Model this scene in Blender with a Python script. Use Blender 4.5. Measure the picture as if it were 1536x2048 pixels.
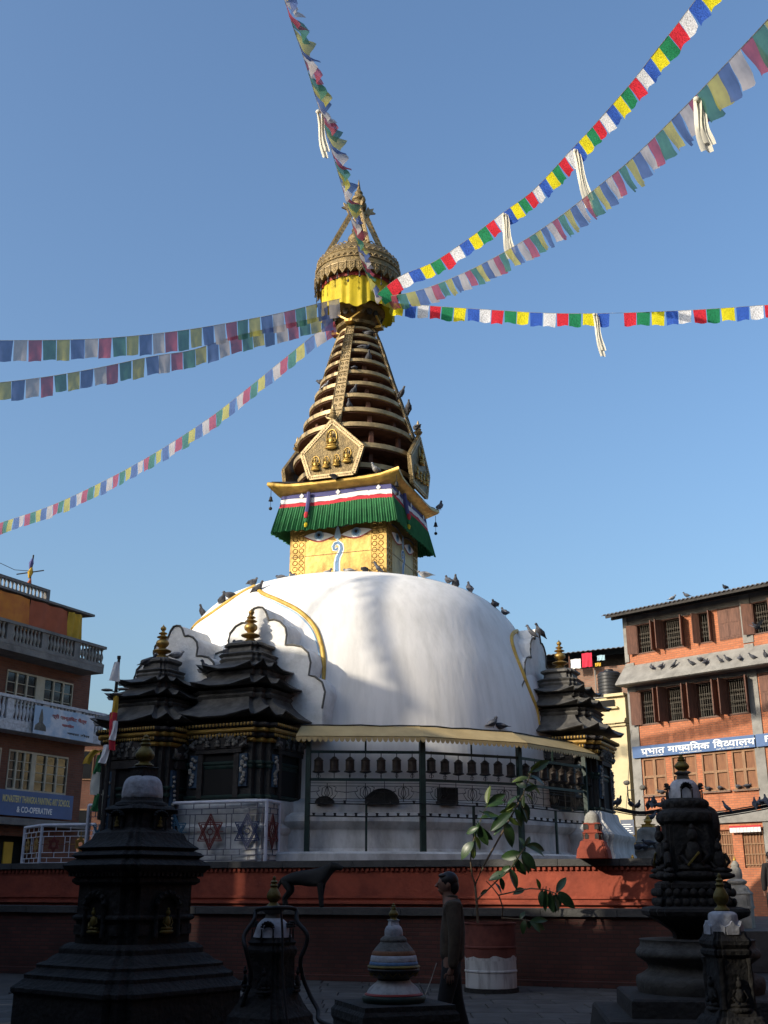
import bpy, bmesh, math, random
from mathutils import Vector, Matrix
R = math.radians
sin, cos, PI = math.sin, math.cos, math.pi
sc = bpy.context.scene
col = sc.collection
for o in list(bpy.data.objects):
    bpy.data.objects.remove(o)

# ------------------------------------------------------------------ camera, sky, sun, exposure
F, TH, EYE = 2216.0, R(18.7), 1.6            # focal length in pixels of the 1536 x 2048 photograph, upward tilt, eye height
cam = bpy.data.cameras.new('camera')
cam.sensor_fit = 'VERTICAL'; cam.sensor_height = 36.0; cam.lens = 36.0 * F / 2048
cam.clip_start = 0.1; cam.clip_end = 3000
camo = bpy.data.objects.new('camera', cam); col.objects.link(camo)
camo.location = (0, 0, EYE); camo.rotation_euler = (R(90) + TH, 0, 0)
sc.camera = camo

SUN_AZ, SUN_EL = 60.0, 21.8                   # degrees left of straight-behind-the-camera, height
to_sun = Vector((-sin(R(SUN_AZ)) * cos(R(SUN_EL)), -cos(R(SUN_AZ)) * cos(R(SUN_EL)), sin(R(SUN_EL))))
world = bpy.data.worlds.new('World'); sc.world = world; world.use_nodes = True
wn, wl = world.node_tree.nodes, world.node_tree.links
bg = wn['Background']
sky = wn.new('ShaderNodeTexSky'); sky.sky_type = 'NISHITA'; sky.sun_disc = False
sky.sun_elevation = R(SUN_EL); sky.sun_rotation = math.atan2(to_sun.x, to_sun.y)
sky.altitude = 500; sky.air_density = 1.4; sky.dust_density = 6.0; sky.ozone_density = 5.0
wl.new(sky.outputs[0], bg.inputs[0]); bg.inputs[1].default_value = 0.15
sl = bpy.data.lights.new('sun', 'SUN'); sl.energy = 3.5; sl.angle = R(0.53); sl.color = (1.0, 0.90, 0.74)
so = bpy.data.objects.new('sun', sl); col.objects.link(so); so.location = (-30, -20, 30)
so.rotation_euler = to_sun.to_track_quat('Z', 'Y').to_euler()
sc.view_settings.view_transform = 'Standard'; sc.view_settings.look = 'None'
sc.view_settings.exposure = 0.62; sc.view_settings.gamma = 1.0; sc.view_settings.use_curve_mapping = False
sc.render.engine = 'CYCLES'
sc.cycles.max_bounces = 6; sc.cycles.diffuse_bounces = 3; sc.cycles.glossy_bounces = 3; sc.cycles.transparent_max_bounces = 12
sc.cycles.use_denoising = True

# ------------------------------------------------------------------ helpers
def ray(px, py):
    dx, dv = (px - 768) / F, (1024 - py) / F
    return Vector((dx, cos(TH) - dv * sin(TH), sin(TH) + dv * cos(TH)))
def at(px, py, Y):                            # the point seen at a pixel, Y metres ahead
    d = ray(px, py); t = Y / d.y
    return Vector((d.x * t, Y, EYE + d.z * t))
def zat(py, Y):
    return at(768, py, Y).z
def onz(px, py, Z):
    d = ray(px, py); t = (Z - EYE) / d.z
    return Vector((d.x * t, d.y * t, Z))

def tag(o, label=None, cat=None, group=None, kind=None):
    if label: o['label'] = label
    if cat: o['category'] = cat
    if group: o['group'] = group
    if kind: o['kind'] = kind
    return o
def empty(name, loc=(0, 0, 0), rz=0, parent=None):
    o = bpy.data.objects.new(name, None); col.objects.link(o)
    o.location = loc; o.rotation_euler = (0, 0, rz); o.empty_display_size = 0.2
    if parent: o.parent = parent
    return o
def thing(name, label, cat, loc=(0, 0, 0), rz=0, group=None):
    return tag(empty(name, loc, rz), label, cat, group)
def link(name, me, parent=None, loc=(0, 0, 0), rot=(0, 0, 0), scale=(1, 1, 1)):
    o = bpy.data.objects.new(name, me); col.objects.link(o)
    o.location = loc; o.rotation_euler = rot; o.scale = scale
    if parent: o.parent = parent
    return o
def copy_tree(o, parent=None):
    c = o.copy(); col.objects.link(c); c.parent = parent
    for ch in o.children: copy_tree(ch, c)
    return c

class MB:
    def __init__(s): s.v = []; s.f = []; s.M = Matrix.Identity(4)
    def add(s, vs, fs):
        b = len(s.v); s.v += [s.M @ Vector(v) for v in vs]; s.f += [[b + i for i in f] for f in fs]; return s
    def box(s, c, d, rz=0, taper=1.0):
        x, y, z = d[0] / 2, d[1] / 2, d[2] / 2; m = Matrix.Translation(c) @ Matrix.Rotation(rz, 4, 'Z')
        vs = [m @ Vector((sx * x * (taper if sz > 0 else 1), sy * y * (taper if sz > 0 else 1), sz * z)) for sz in (-1, 1) for sx, sy in ((-1, -1), (1, -1), (1, 1), (-1, 1))]
        return s.add(vs, [(3, 2, 1, 0), (4, 5, 6, 7), (0, 1, 5, 4), (1, 2, 6, 5), (2, 3, 7, 6), (3, 0, 4, 7)])
    def bx(s, x0, x1, y0, y1, z0, z1): return s.box(((x0 + x1) / 2, (y0 + y1) / 2, (z0 + z1) / 2), (x1 - x0, y1 - y0, z1 - z0))
    def loft(s, rings, cap=True, close=True):
        n = len(rings[0]); vs = [p for r in rings for p in r]; fs = []
        for i in range(len(rings) - 1):
            for j in range(n if close else n - 1):
                k = (j + 1) % n; fs.append((i * n + j, i * n + k, (i + 1) * n + k, (i + 1) * n + j))
        if cap: fs += [tuple(range(n))[::-1], tuple((len(rings) - 1) * n + j for j in range(n))]
        return s.add(vs, fs)
    def lathe(s, prof, n=24, c=(0, 0, 0), cap=True, a0=0.0):
        return s.loft([[(c[0] + r * cos(a0 + 2 * PI * j / n), c[1] + r * sin(a0 + 2 * PI * j / n), c[2] + z) for j in range(n)] for r, z in prof], cap)
    def arc(s, prof, a0, a1, n, c=(0, 0, 0)):      # closed (r,z) section swept through an arc
        rings = []
        for j in range(n + 1):
            a = a0 + (a1 - a0) * j / n
            rings.append([(c[0] + r * cos(a), c[1] + r * sin(a), c[2] + z) for r, z in prof])
        return s.loft(rings, True)
    def tube(s, pts, r, n=6):
        pts = [Vector(p) for p in pts]; rings = []
        for i, p in enumerate(pts):
            t = (pts[min(i + 1, len(pts) - 1)] - pts[max(i - 1, 0)])
            t = t.normalized() if t.length > 1e-9 else Vector((0, 0, 1))
            a = t.cross(Vector((0, 0, 1)) if abs(t.z) < .9 else Vector((1, 0, 0))).normalized(); b = t.cross(a)
            rr = r[i] if isinstance(r, (list, tuple)) else r
            rings.append([p + (a * cos(2 * PI * j / n) + b * sin(2 * PI * j / n)) * rr for j in range(n)])
        return s.loft(rings)
    def bar(s, p, q, w, h=None, up=(0, 0, 1)):
        p, q = Vector(p), Vector(q); h = h or w; t = (q - p).normalized(); up = Vector(up)
        if abs(t.dot(up)) > .95: up = Vector((0, 1, 0))
        a = t.cross(up).normalized() * w / 2; b = t.cross(a).normalized() * h / 2
        return s.loft([[e + a + b, e - a + b, e - a - b, e + a - b] for e in (p, q)])
    def ell(s, c, r, n=10, m=6, rot=None):
        mm = Matrix.Translation(c) @ (rot.to_4x4() if rot else Matrix.Identity(4)); rings = []
        for i in range(m + 1):
            a = -PI / 2 + PI * (i / m * .96 + .02); rings.append([mm @ Vector((r[0] * cos(a) * cos(2 * PI * j / n), r[1] * cos(a) * sin(2 * PI * j / n), r[2] * sin(a))) for j in range(n)])
        return s.loft(rings)
    def prism(s, poly, y0, y1):                   # (x,z) outline pushed along y
        n = len(poly); return s.loft([[(x, y, z) for x, z in poly] for y in (y0, y1)])
    def stack(s, prof, plan, c=(0, 0, 0)):        # plan(hw) -> outline; prof of (hw,z)
        return s.loft([[(c[0] + x, c[1] + y, c[2] + z) for x, y in plan(hw)] for hw, z in prof])
    def build(s, name, m, parent=None, smooth=35, loc=(0, 0, 0), rot=(0, 0, 0), kind=None):
        o = link(name, s.mesh(name, m, smooth), parent, loc, rot)
        if kind: o['kind'] = kind
        return o
    def mesh(s, name, m, smooth=35):
        me = bpy.data.meshes.new(name); me.from_pydata([tuple(v) for v in s.v], [], s.f)
        bm = bmesh.new(); bm.from_mesh(me); bmesh.ops.recalc_face_normals(bm, faces=bm.faces); bm.to_mesh(me); bm.free()
        me.materials.append(m)
        if smooth:
            me.polygons.foreach_set('use_smooth', [True] * len(me.polygons))
            me.set_sharp_from_angle(angle=R(smooth))
        me.update(); return me

def sq(hw): return [(-hw, -hw), (hw, -hw), (hw, hw), (-hw, hw)]
def redent(hw, k=.80, d=.88):                    # square with stepped (redented) corners
    a, b = hw * k, hw * d; q = [(a, -hw), (a, -b), (b, -b), (b, -a), (hw, -a)]
    out = []
    for i in range(4):
        for x, y in q:
            for _ in range(i): x, y = -y, x
            out.append((x, y))
    return out

# ------------------------------------------------------------------ materials
MATS = {}
def mat(name, c, rough=.8, metal=0.0, var=.18, scale=3.0, bump=0.0, bscale=30.0, stretch=(1, 1, 1), c2=None, lo=.35, hi=.65, spec=.4, transl=0.0, alpha=1.0, emis=None):
    m = bpy.data.materials.new(name); m.use_nodes = True; n, l = m.node_tree.nodes, m.node_tree.links
    p = n['Principled BSDF']; p.inputs['Roughness'].default_value = rough; p.inputs['Metallic'].default_value = metal
    p.inputs['Specular IOR Level'].default_value = spec
    tc = n.new('ShaderNodeTexCoord'); mp = n.new('ShaderNodeMapping'); mp.inputs['Scale'].default_value = stretch; l.new(tc.outputs['Object'], mp.inputs[0])
    oi = n.new('ShaderNodeObjectInfo'); ad = n.new('ShaderNodeVectorMath'); ad.operation = 'MULTIPLY_ADD'
    ad.inputs[1].default_value = (1, 1, 1); l.new(mp.outputs[0], ad.inputs[0]); l.new(oi.outputs['Random'], ad.inputs[2])
    nz = n.new('ShaderNodeTexNoise'); nz.inputs['Scale'].default_value = scale; nz.inputs['Detail'].default_value = 7; nz.inputs['Roughness'].default_value = .62
    l.new(ad.outputs[0], nz.inputs['Vector'])
    rp = n.new('ShaderNodeValToRGB'); rp.color_ramp.elements[0].position = lo; rp.color_ramp.elements[1].position = hi
    d = c2 or tuple(x * (1 - 2 * var) for x in c)
    rp.color_ramp.elements[0].color = (*d, 1); rp.color_ramp.elements[1].color = (*c, 1)
    l.new(nz.outputs['Fac'], rp.inputs[0]); l.new(rp.outputs[0], p.inputs['Base Color'])
    if bump:
        b = n.new('ShaderNodeBump'); b.inputs['Strength'].default_value = bump; b.inputs['Distance'].default_value = .03
        z = n.new('ShaderNodeTexNoise'); z.inputs['Scale'].default_value = bscale; z.inputs['Detail'].default_value = 5; l.new(ad.outputs[0], z.inputs['Vector'])
        l.new(z.outputs['Fac'], b.inputs['Height']); l.new(b.outputs[0], p.inputs['Normal'])
    if transl:
        t = n.new('ShaderNodeBsdfTranslucent'); l.new(rp.outputs[0], t.inputs[0]); mx = n.new('ShaderNodeMixShader'); mx.inputs[0].default_value = transl
        l.new(p.outputs[0], mx.inputs[1]); l.new(t.outputs[0], mx.inputs[2]); l.new(mx.outputs[0], n['Material Output'].inputs[0])
    if alpha < 1: p.inputs['Alpha'].default_value = alpha
    if emis: p.inputs['Emission Color'].default_value = (*emis[:3], 1); p.inputs['Emission Strength'].default_value = emis[3]
    MATS[name] = m; return m
def brickmat(name, c1, c2, mortar, bw=.22, rh=.07, ms=.012, wear=.5, bump=.5):
    m = bpy.data.materials.new(name); m.use_nodes = True; n, l = m.node_tree.nodes, m.node_tree.links; p = n['Principled BSDF']; p.inputs['Roughness'].default_value = .9
    tc = n.new('ShaderNodeTexCoord'); sx = n.new('ShaderNodeSeparateXYZ'); l.new(tc.outputs['Object'], sx.inputs[0])
    a = n.new('ShaderNodeMath'); l.new(sx.outputs[0], a.inputs[0]); l.new(sx.outputs[1], a.inputs[1]); cb = n.new('ShaderNodeCombineXYZ'); l.new(a.outputs[0], cb.inputs[0]); l.new(sx.outputs[2], cb.inputs[1])
    b = n.new('ShaderNodeTexBrick'); b.inputs['Scale'].default_value = 1; b.inputs['Color1'].default_value = (*c1, 1); b.inputs['Color2'].default_value = (*c2, 1); b.inputs['Mortar'].default_value = (*mortar, 1)
    b.inputs['Mortar Size'].default_value = ms; b.inputs['Brick Width'].default_value = bw; b.inputs['Row Height'].default_value = rh; b.inputs['Mortar Smooth'].default_value = .3
    l.new(cb.outputs[0], b.inputs['Vector'])
    nz = n.new('ShaderNodeTexNoise'); nz.inputs['Scale'].default_value = 1.3; nz.inputs['Detail'].default_value = 8; l.new(tc.outputs['Object'], nz.inputs['Vector'])
    rp = n.new('ShaderNodeValToRGB'); rp.color_ramp.elements[0].position = .3; rp.color_ramp.elements[1].position = .7; rp.color_ramp.elements[0].color = (1 - wear,) * 3 + (1,)
    l.new(nz.outputs['Fac'], rp.inputs[0]); mx = n.new('ShaderNodeMixRGB'); mx.blend_type = 'MULTIPLY'; mx.inputs[0].default_value = 1; l.new(b.outputs[0], mx.inputs[1]); l.new(rp.outputs[0], mx.inputs[2])
    l.new(mx.outputs[0], p.inputs['Base Color']); bp = n.new('ShaderNodeBump'); bp.inputs['Strength'].default_value = bump; bp.inputs['Distance'].default_value = .01; bp.invert = True
    l.new(b.outputs['Fac'], bp.inputs['Height']); l.new(bp.outputs[0], p.inputs['Normal']); MATS[name] = m; return m

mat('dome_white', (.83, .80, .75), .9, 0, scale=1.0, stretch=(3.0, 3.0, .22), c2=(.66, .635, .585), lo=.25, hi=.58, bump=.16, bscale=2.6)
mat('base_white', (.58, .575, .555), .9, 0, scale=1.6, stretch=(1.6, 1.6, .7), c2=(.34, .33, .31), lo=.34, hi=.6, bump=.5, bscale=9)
mat('torana_white', (.78, .76, .72), .9, 0, scale=2.2, c2=(.55, .53, .48), lo=.3, hi=.55, bump=.4, bscale=14)
mat('gold', (.40, .25, .07), .46, .6, scale=1.7, c2=(.19, .115, .03), lo=.36, hi=.60, bump=.5, bscale=3)
mat('gold_bright', (.46, .29, .06), .4, .5, scale=5, c2=(.28, .17, .035), bump=.1)
mat('gold_old', (.235, .165, .066), .5, .4, scale=6, c2=(.10, .072, .032), lo=.35, hi=.65, bump=.8, bscale=28)
mat('gold_pale', (.46, .34, .17), .5, .35, scale=5, c2=(.27, .195, .10), bump=.3, bscale=20)
mat('gold_paint', (.62, .40, .08), .55, .15, scale=5, c2=(.45, .27, .05), bump=.3, bscale=12)
mat('spire_wood', (.13, .055, .035), .8, 0, scale=5, var=.25, bump=.3)
mat('soot', (.035, .03, .027), .75, 0, scale=5, var=.25, bump=.5, bscale=18)
mat('shrine_black', (.028, .027, .026), .5, .1, scale=4, var=.2, bump=.3)
mat('roof_metal', (.135, .128, .115), .62, .2, scale=4, c2=(.05, .047, .043), lo=.35, hi=.7, bump=.4, bscale=10)
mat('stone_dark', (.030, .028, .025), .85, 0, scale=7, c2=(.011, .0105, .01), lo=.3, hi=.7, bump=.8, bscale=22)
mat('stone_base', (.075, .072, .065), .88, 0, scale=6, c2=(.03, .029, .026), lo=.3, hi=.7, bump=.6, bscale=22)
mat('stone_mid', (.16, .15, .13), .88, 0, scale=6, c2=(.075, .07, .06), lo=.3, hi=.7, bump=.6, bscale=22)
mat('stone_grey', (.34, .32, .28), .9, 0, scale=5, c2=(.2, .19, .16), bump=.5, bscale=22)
mat('coping', (.07, .068, .065), .85, 0, scale=3, c2=(.045, .044, .042), bump=.4, bscale=15)
mat('red_plaster', (.31, .066, .035), .9, 0, scale=2.4, c2=(.17, .036, .021), lo=.3, hi=.65, bump=.4, bscale=12)
brickmat('plinth_brick', (.105, .033, .024), (.075, .025, .019), (.05, .026, .02), .23, .07, .01, .45)
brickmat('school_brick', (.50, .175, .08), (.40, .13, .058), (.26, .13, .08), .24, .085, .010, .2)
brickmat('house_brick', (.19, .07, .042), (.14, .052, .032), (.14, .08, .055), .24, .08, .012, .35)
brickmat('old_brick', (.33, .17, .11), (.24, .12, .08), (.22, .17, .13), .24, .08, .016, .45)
mat('paving', (.085, .083, .078), .85, 0, scale=2, c2=(.045, .043, .04), bump=.4, bscale=10)
mat('earth', (.06, .055, .05), .95, 0, scale=1.5, var=.2)
mat('concrete', (.27, .258, .235), .92, 0, scale=2.2, c2=(.16, .152, .138), lo=.3, hi=.65, bump=.4, bscale=12)
mat('concrete_dark', (.20, .19, .18), .92, 0, scale=2, c2=(.11, .105, .1), lo=.3, hi=.65, bump=.4, bscale=12)
mat('cream_wall', (.60, .50, .30), .9, 0, scale=1.2, c2=(.50, .41, .24), lo=.25, hi=.6, bump=.2, bscale=8)
mat('shutter_wood', (.155, .070, .045), .7, 0, scale=4, stretch=(3, 3, .6), c2=(.09, .04, .027), bump=.3)
mat('window_wood', (.30, .17, .09), .75, 0, scale=4, stretch=(3, 3, .6), c2=(.2, .11, .06), bump=.3)
mat('panel_wood', (.24, .105, .045), .7, 0, scale=4, stretch=(3, 3, .6), c2=(.16, .065, .03), bump=.3)
mat('cornice_gold', (.42, .26, .05), .5, .2, scale=5, c2=(.28, .16, .035), bump=.3)
mat('dark_inside', (.012, .011, .010), .9, 0, var=.1)  # near-black colour stands in for the shade inside rooms and openings
mat('glass_dark', (.02, .022, .024), .08, 0, var=.1, spec=.6)
mat('cream_paint', (.46, .42, .32), .6, 0, scale=3, var=.12)
mat('green_paint', (.012, .035, .028), .5, 0, scale=6, var=.25)
mat('white_paint', (.62, .62, .68), .5, 0, scale=5, var=.12)
mat('iron', (.03, .029, .028), .6, .3, scale=8, var=.25)
mat('wheel_bronze', (.042, .032, .026), .5, .5, scale=9, var=.3, bump=.6, bscale=30)
mat('canopy_gold', (.50, .37, .17), .6, .1, scale=1.6, c2=(.38, .275, .12), bump=.15, bscale=6)
mat('cloth_green', (.03, .16, .055), .85, 0, scale=5, var=.15)
mat('cloth_red', (.50, .03, .045), .85, 0, scale=5, var=.1)
mat('cloth_white', (.72, .70, .69), .85, 0, scale=5, var=.08)
mat('cloth_navy', (.075, .075, .20), .85, 0, scale=5, var=.1)
mat('cloth_yellow', (.62, .47, .012), .7, 0, scale=4, var=.1, transl=.2)
mat('cloth_orange', (.55, .20, .03), .85, 0, scale=2, c2=(.42, .12, .03))
mat('cloth_rust', (.36, .09, .04), .85, 0, scale=2, var=.12)
mat('cloth_mustard', (.50, .30, .03), .85, 0, scale=2, var=.12)
mat('silk_white', (.74, .70, .58), .7, 0, scale=4, var=.08, transl=.25)
mat('paint_white', (.8, .79, .76), .6, 0, var=.05)
mat('paint_blue', (.12, .24, .42), .6, 0, scale=12, var=.2)
mat('paint_pale_blue', (.33, .48, .62), .6, 0, var=.1)
mat('paint_black', (.015, .014, .014), .6, 0, var=.05)
mat('paint_red', (.28, .03, .02), .6, 0, var=.1)
mat('cap_white', (.50, .51, .54), .8, 0, scale=9, c2=(.27, .27, .28), lo=.3, hi=.6, bump=.4, bscale=25)
mat('finial_ochre', (.20, .145, .025), .55, .25, scale=9, var=.25, bump=.4)
mat('sign_blue', (.055, .12, .27), .55, 0, scale=2, var=.08)
mat('sign_white', (.78, .78, .76), .6, 0, var=.04)
mat('sign_cream', (.60, .53, .25), .6, 0, var=.05)
mat('plastic_black', (.022, .023, .025), .42, 0, var=.12)
mat('cable', (.012, .012, .012), .6, 0, var=.05)
mat('pigeon', (.095, .098, .112), .75, 0, scale=7, c2=(.035, .036, .045), lo=.4, hi=.6)
mat('pigeon_pale', (.42, .41, .40), .75, 0, scale=7, c2=(.12, .12, .13), lo=.4, hi=.6)
mat('leaf', (.035, .075, .022), .38, 0, scale=5, c2=(.018, .042, .014), transl=.18, spec=.5)
mat('leaf_young', (.12, .17, .035), .4, 0, scale=5, var=.15, transl=.35)
mat('stem', (.12, .085, .05), .8, 0, scale=8, var=.2)
mat('skin', (.20, .105, .07), .6, 0, var=.06)
mat('hair', (.008, .007, .007), .5, 0, var=.1)
mat('jacket', (.075, .055, .036), .9, 0, scale=9, var=.2, bump=.3, bscale=40)
mat('trousers', (.014, .013, .014), .9, 0, var=.1)
mat('dog_fur', (.008, .008, .008), .8, 0, var=.2, scale=20)
mat('roof_sheet', (.06, .062, .075), .5, .5, scale=3, var=.2)
mat('drum_white', (.46, .46, .45), .85, 0, scale=4, stretch=(3, 3, .5), c2=(.25, .24, .23), lo=.3, hi=.55)
mat('drum_red', (.16, .045, .032), .85, 0, scale=4, var=.25)
# ------------------------------------------------------------------ ground and plinth
g = MB(); g.add([(-700, -700, -.03), (700, -700, -.03), (700, 900, -.03), (-700, 900, -.03)], [(0, 1, 2, 3)])
ground = tag(g.build('ground', MATS['earth'], smooth=0), kind='structure')
rnd = random.Random(4)
slabs = []
for k in range(6):
    w, d = (.88, .60) if k < 4 else (.70, .60)
    m = MB(); e = .012
    m.loft([[(x, y, 0) for x, y in ((-w / 2, -d / 2), (w / 2, -d / 2), (w / 2, d / 2), (-w / 2, d / 2))],
            [(x, y, .05) for x, y in ((-w / 2, -d / 2), (w / 2, -d / 2), (w / 2, d / 2), (-w / 2, d / 2))],
            [(x, y, .058) for x, y in ((-w / 2 + e, -d / 2 + e), (w / 2 - e, -d / 2 + e), (w / 2 - e, d / 2 - e), (-w / 2 + e, d / 2 - e))]])
    slabs.append((w, m.mesh('paving_slab', MATS['paving'], 0)))
for r in range(17):
    y = 11.6 + r * .615; x = -5.4 - rnd.random() * .8
    while x < 7.4:
        w, me = rnd.choice(slabs)
        o = link('paving_slab', me, ground, (x + w / 2, y, -.055 + rnd.uniform(-.004, .004)), (rnd.uniform(-.004, .004), rnd.uniform(-.004, .004), 0)); x += w + .014

CX, CY = -.8, 30.0
ROT = R(-19)
plinth = thing('brick_plinth', 'two-tier red brick plinth with dark stone copings under the white dome', 'plinth', (CX, CY, 0), ROT)
LX0, LX1, LY = -10.4, 9.2, 7.9
UX0, UX1, UY = -9.7, 8.5, 7.2
MB().bx(LX0, LX1, -LY, LY, 0.0, 1.12).build('lower_wall', MATS['plinth_brick'], plinth, 0)
MB().bx(UX0, UX1, -UY, UY, 1.20, 1.96).build('upper_wall', MATS['red_plaster'], plinth, 0)
MB().bx(LX0 - .12, LX1 + .12, -LY - .12, LY + .12, -.02, .10).build('base_course', MATS['plinth_brick'], plinth, 0)
for z, w in ((1.30, .07), (1.40, .03)):
    MB().bx(UX0 - w, UX1 + w, -UY - w, UY + w, z, z + .045).build('moulding', MATS['red_plaster'], plinth, 0)
bd = MB()
x = UX0
while x < UX1:
    bd.box((x, -UY - .02, 1.915), (.055, .05, .05)); x += .10
y = -UY
while y < UY:
    bd.box((UX1 + .02, y, 1.915), (.05, .055, .05)); y += .10
bd.build('bead_course', MATS['red_plaster'], plinth, 0, kind='stuff')
def coping_run(x0, x1, y0, y1, z0, z1, depth):
    def seg(a0, a1, b0, b1):
        MB().bx(a0, a1, b0, b1, z0 + rnd.uniform(-.004, .004), z1 + rnd.uniform(-.006, .006)).build('coping_stone', MATS['coping'], plinth, 0)
    x = x0
    while x < x1 - .01:
        w = min(rnd.uniform(1.0, 1.5), x1 - x)
        if x1 - x - w < .5: w = x1 - x
        seg(x + .004, x + w - .004, y0, y0 + depth); seg(x + .004, x + w - .004, y1 - depth, y1); x += w
    y = y0 + depth
    while y < y1 - depth - .01:
        w = min(rnd.uniform(1.0, 1.5), y1 - depth - y)
        seg(x1 - depth, x1, y + .004, y + w - .004); seg(x0, x0 + depth, y + .004, y + w - .004); y += w
coping_run(LX0 - .08, LX1 + .08, -LY - .08, LY + .08, 1.12, 1.24, .95)
coping_run(UX0 - .08, UX1 + .08, -UY - .08, UY + .08, 1.96, 2.08, 1.3)
MB().bx(UX0 + 1.2, UX1 - 1.2, -UY + 1.2, UY - 1.2, 1.9, 2.075).build('terrace_floor', MATS['coping'], plinth, 0)
def ploc(lx, ly, z=0):                             # plinth-local to world
    return Vector((CX + lx * cos(ROT) - ly * sin(ROT), CY + lx * sin(ROT) + ly * cos(ROT), z))

# ------------------------------------------------------------------ the stupa
stupa = thing('stupa', 'great white domed stupa with gilded eyes, ringed spire and parasol top', 'stupa', (CX, CY, 0), ROT)
DOME = [(5.46, 3.30), (5.42, 4.3), (5.36, 5.0), (5.24, 5.8), (5.05, 6.6), (4.80, 7.25), (4.50, 7.98), (4.20, 8.42), (3.80, 8.79), (3.3, 9.05), (2.7, 9.24), (2.0, 9.38), (1.4, 9.45), (.02, 9.5)]
def dome_r(z):
    for (r0, z0), (r1, z1) in zip(DOME, DOME[1:]):
        if z0 <= z <= z1: return r0 + (r1 - r0) * (z - z0) / (z1 - z0)
    return DOME[0][0] if z < DOME[0][1] else 0
def dome_z(r):
    for (r0, z0), (r1, z1) in zip(DOME, DOME[1:]):
        if r1 <= r <= r0: return z0 + (z1 - z0) * (r0 - r) / (r0 - r1)
    return 5.0
def smooth_prof(P, k=4):
    out = []
    for i in range(len(P) - 1):
        p0, p1, p2, p3 = P[max(i - 1, 0)], P[i], P[i + 1], P[min(i + 2, len(P) - 1)]
        for j in range(k):
            t = j / k; out.append(tuple(.5 * (2 * p1[a] + (p2[a] - p0[a]) * t + (2 * p0[a] - 5 * p1[a] + 4 * p2[a] - p3[a]) * t * t + (3 * p1[a] - p0[a] - 3 * p2[a] + p3[a]) * t ** 3) for a in (0, 1)))
    return out + [P[-1]]
m = MB(); m.lathe(smooth_prof(DOME), 120); m.build('dome', MATS['dome_white'], stupa, 60)
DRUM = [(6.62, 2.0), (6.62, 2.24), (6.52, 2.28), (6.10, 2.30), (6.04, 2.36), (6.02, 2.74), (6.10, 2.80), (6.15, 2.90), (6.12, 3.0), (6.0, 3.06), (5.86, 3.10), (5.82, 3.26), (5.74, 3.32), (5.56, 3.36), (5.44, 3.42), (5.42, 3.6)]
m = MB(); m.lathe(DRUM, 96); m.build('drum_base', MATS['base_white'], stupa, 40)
def on_dome(px, py, push=0.0):                     # where a pixel's ray meets the dome (world)
    d = ray(px, py); lo = None
    for i in range(0, 6000):
        t = 22 + i * .002; p = Vector((0, 0, EYE)) + d * t
        rr = math.hypot(p.x - CX, p.y - CY)
        if 3.3 < p.z < 9.5 and rr < dome_r(p.z) + push: return p
    # missed: closest approach
    best = None
    for i in range(0, 3000):
        t = 22 + i * .004; p = Vector((0, 0, EYE)) + d * t; e = math.hypot(p.x - CX, p.y - CY) - dome_r(p.z)
        if best is None or e < best[0]: best = (e, p)
    return best[1]
inv = Matrix.Translation((CX, CY, 0)) @ Matrix.Rotation(ROT, 4, 'Z'); inv = inv.inverted()
def cord_on_dome(pix, r, name, mt):
    pts = [inv @ on_dome(x, y, .0) for x, y in pix]
    fine = []
    for i in range(len(pts) - 1):
        p0, p1, p2, p3 = pts[max(i - 1, 0)], pts[i], pts[i + 1], pts[min(i + 2, len(pts) - 1)]
        for j in range(6):
            t = j / 6; fine.append(.5 * (2 * p1 + (p2 - p0) * t + (2 * p0 - 5 * p1 + 4 * p2 - p3) * t * t + (3 * p1 - p0 - 3 * p2 + p3) * t ** 3))
    fine.append(pts[-1]); n = len(fine)
    # keep it on the surface
    out = []
    for p in fine:
        q = Vector((p.x, p.y, 0)); rr = dome_r(p.z); q = q.normalized() * (rr + .01) if q.length > .01 else q
        out.append(Vector((q.x, q.y, p.z)))
    m = MB(); m.tube(out, [r * (.4 + .6 * min(1, 3 * (1 - i / n) + .1)) for i in range(len(out))], 8); return m.build(name, mt, stupa, 60)
OG = [(509, 1173), (528, 1188), (560, 1202), (598, 1222), (628, 1252), (643, 1290), (648, 1330), (646, 1380), (644, 1436)]
cord_on_dome(OG, .055, 'ogee_band', MATS['gold_paint'])
cord_on_dome([(x - 7, y + 4) for x, y in OG[1:]], .020, 'ogee_edge_line', MATS['paint_pale_blue'])
cord_on_dome([(509, 1173), (488, 1184), (455, 1205), (420, 1230), (392, 1250), (372, 1270)], .055, 'ogee_band', MATS['gold_paint'])
cord_on_dome([(1036, 1262), (1026, 1266), (1022, 1280), (1030, 1310), (1046, 1350), (1062, 1392), (1073, 1420), (1078, 1450)], .055, 'ogee_band', MATS['gold_paint'])

# harmika: the gilded box with eyes
HW = 1.40
box = MB(); box.stack([(HW + .03, 9.2), (HW + .03, 9.5), (HW, 9.52), (HW, 11.9)], sq); box = box.build('harmika', MATS['gold'], stupa, 0)
def face_root(k, y=-HW):                           # matrices for the four sides of the box
    return Matrix.Rotation(k * PI / 2, 4, 'Z')
def almond(cx, cz, w, h, tilt, up):                # eye outline
    pts = []
    for i in range(13):
        t = i / 12; x = -w / 2 + w * t; pts.append((x, -h * .52 * sin(PI * t) ** 1.1))
    for i in range(11, 0, -1):
        t = i / 12; x = -w / 2 + w * t; pts.append((x, h * (.42 if up else .5) * sin(PI * t) ** .8))
    return [(cx + x * cos(tilt) - z * sin(tilt), cz + x * sin(tilt) + z * cos(tilt)) for x, z in pts]
def sheet(poly, y, k, name, mt, parent):
    m = MB(); m.M = face_root(k); m.prism(poly, y, y - .006); return m.build(name, mt, parent, 0)
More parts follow.
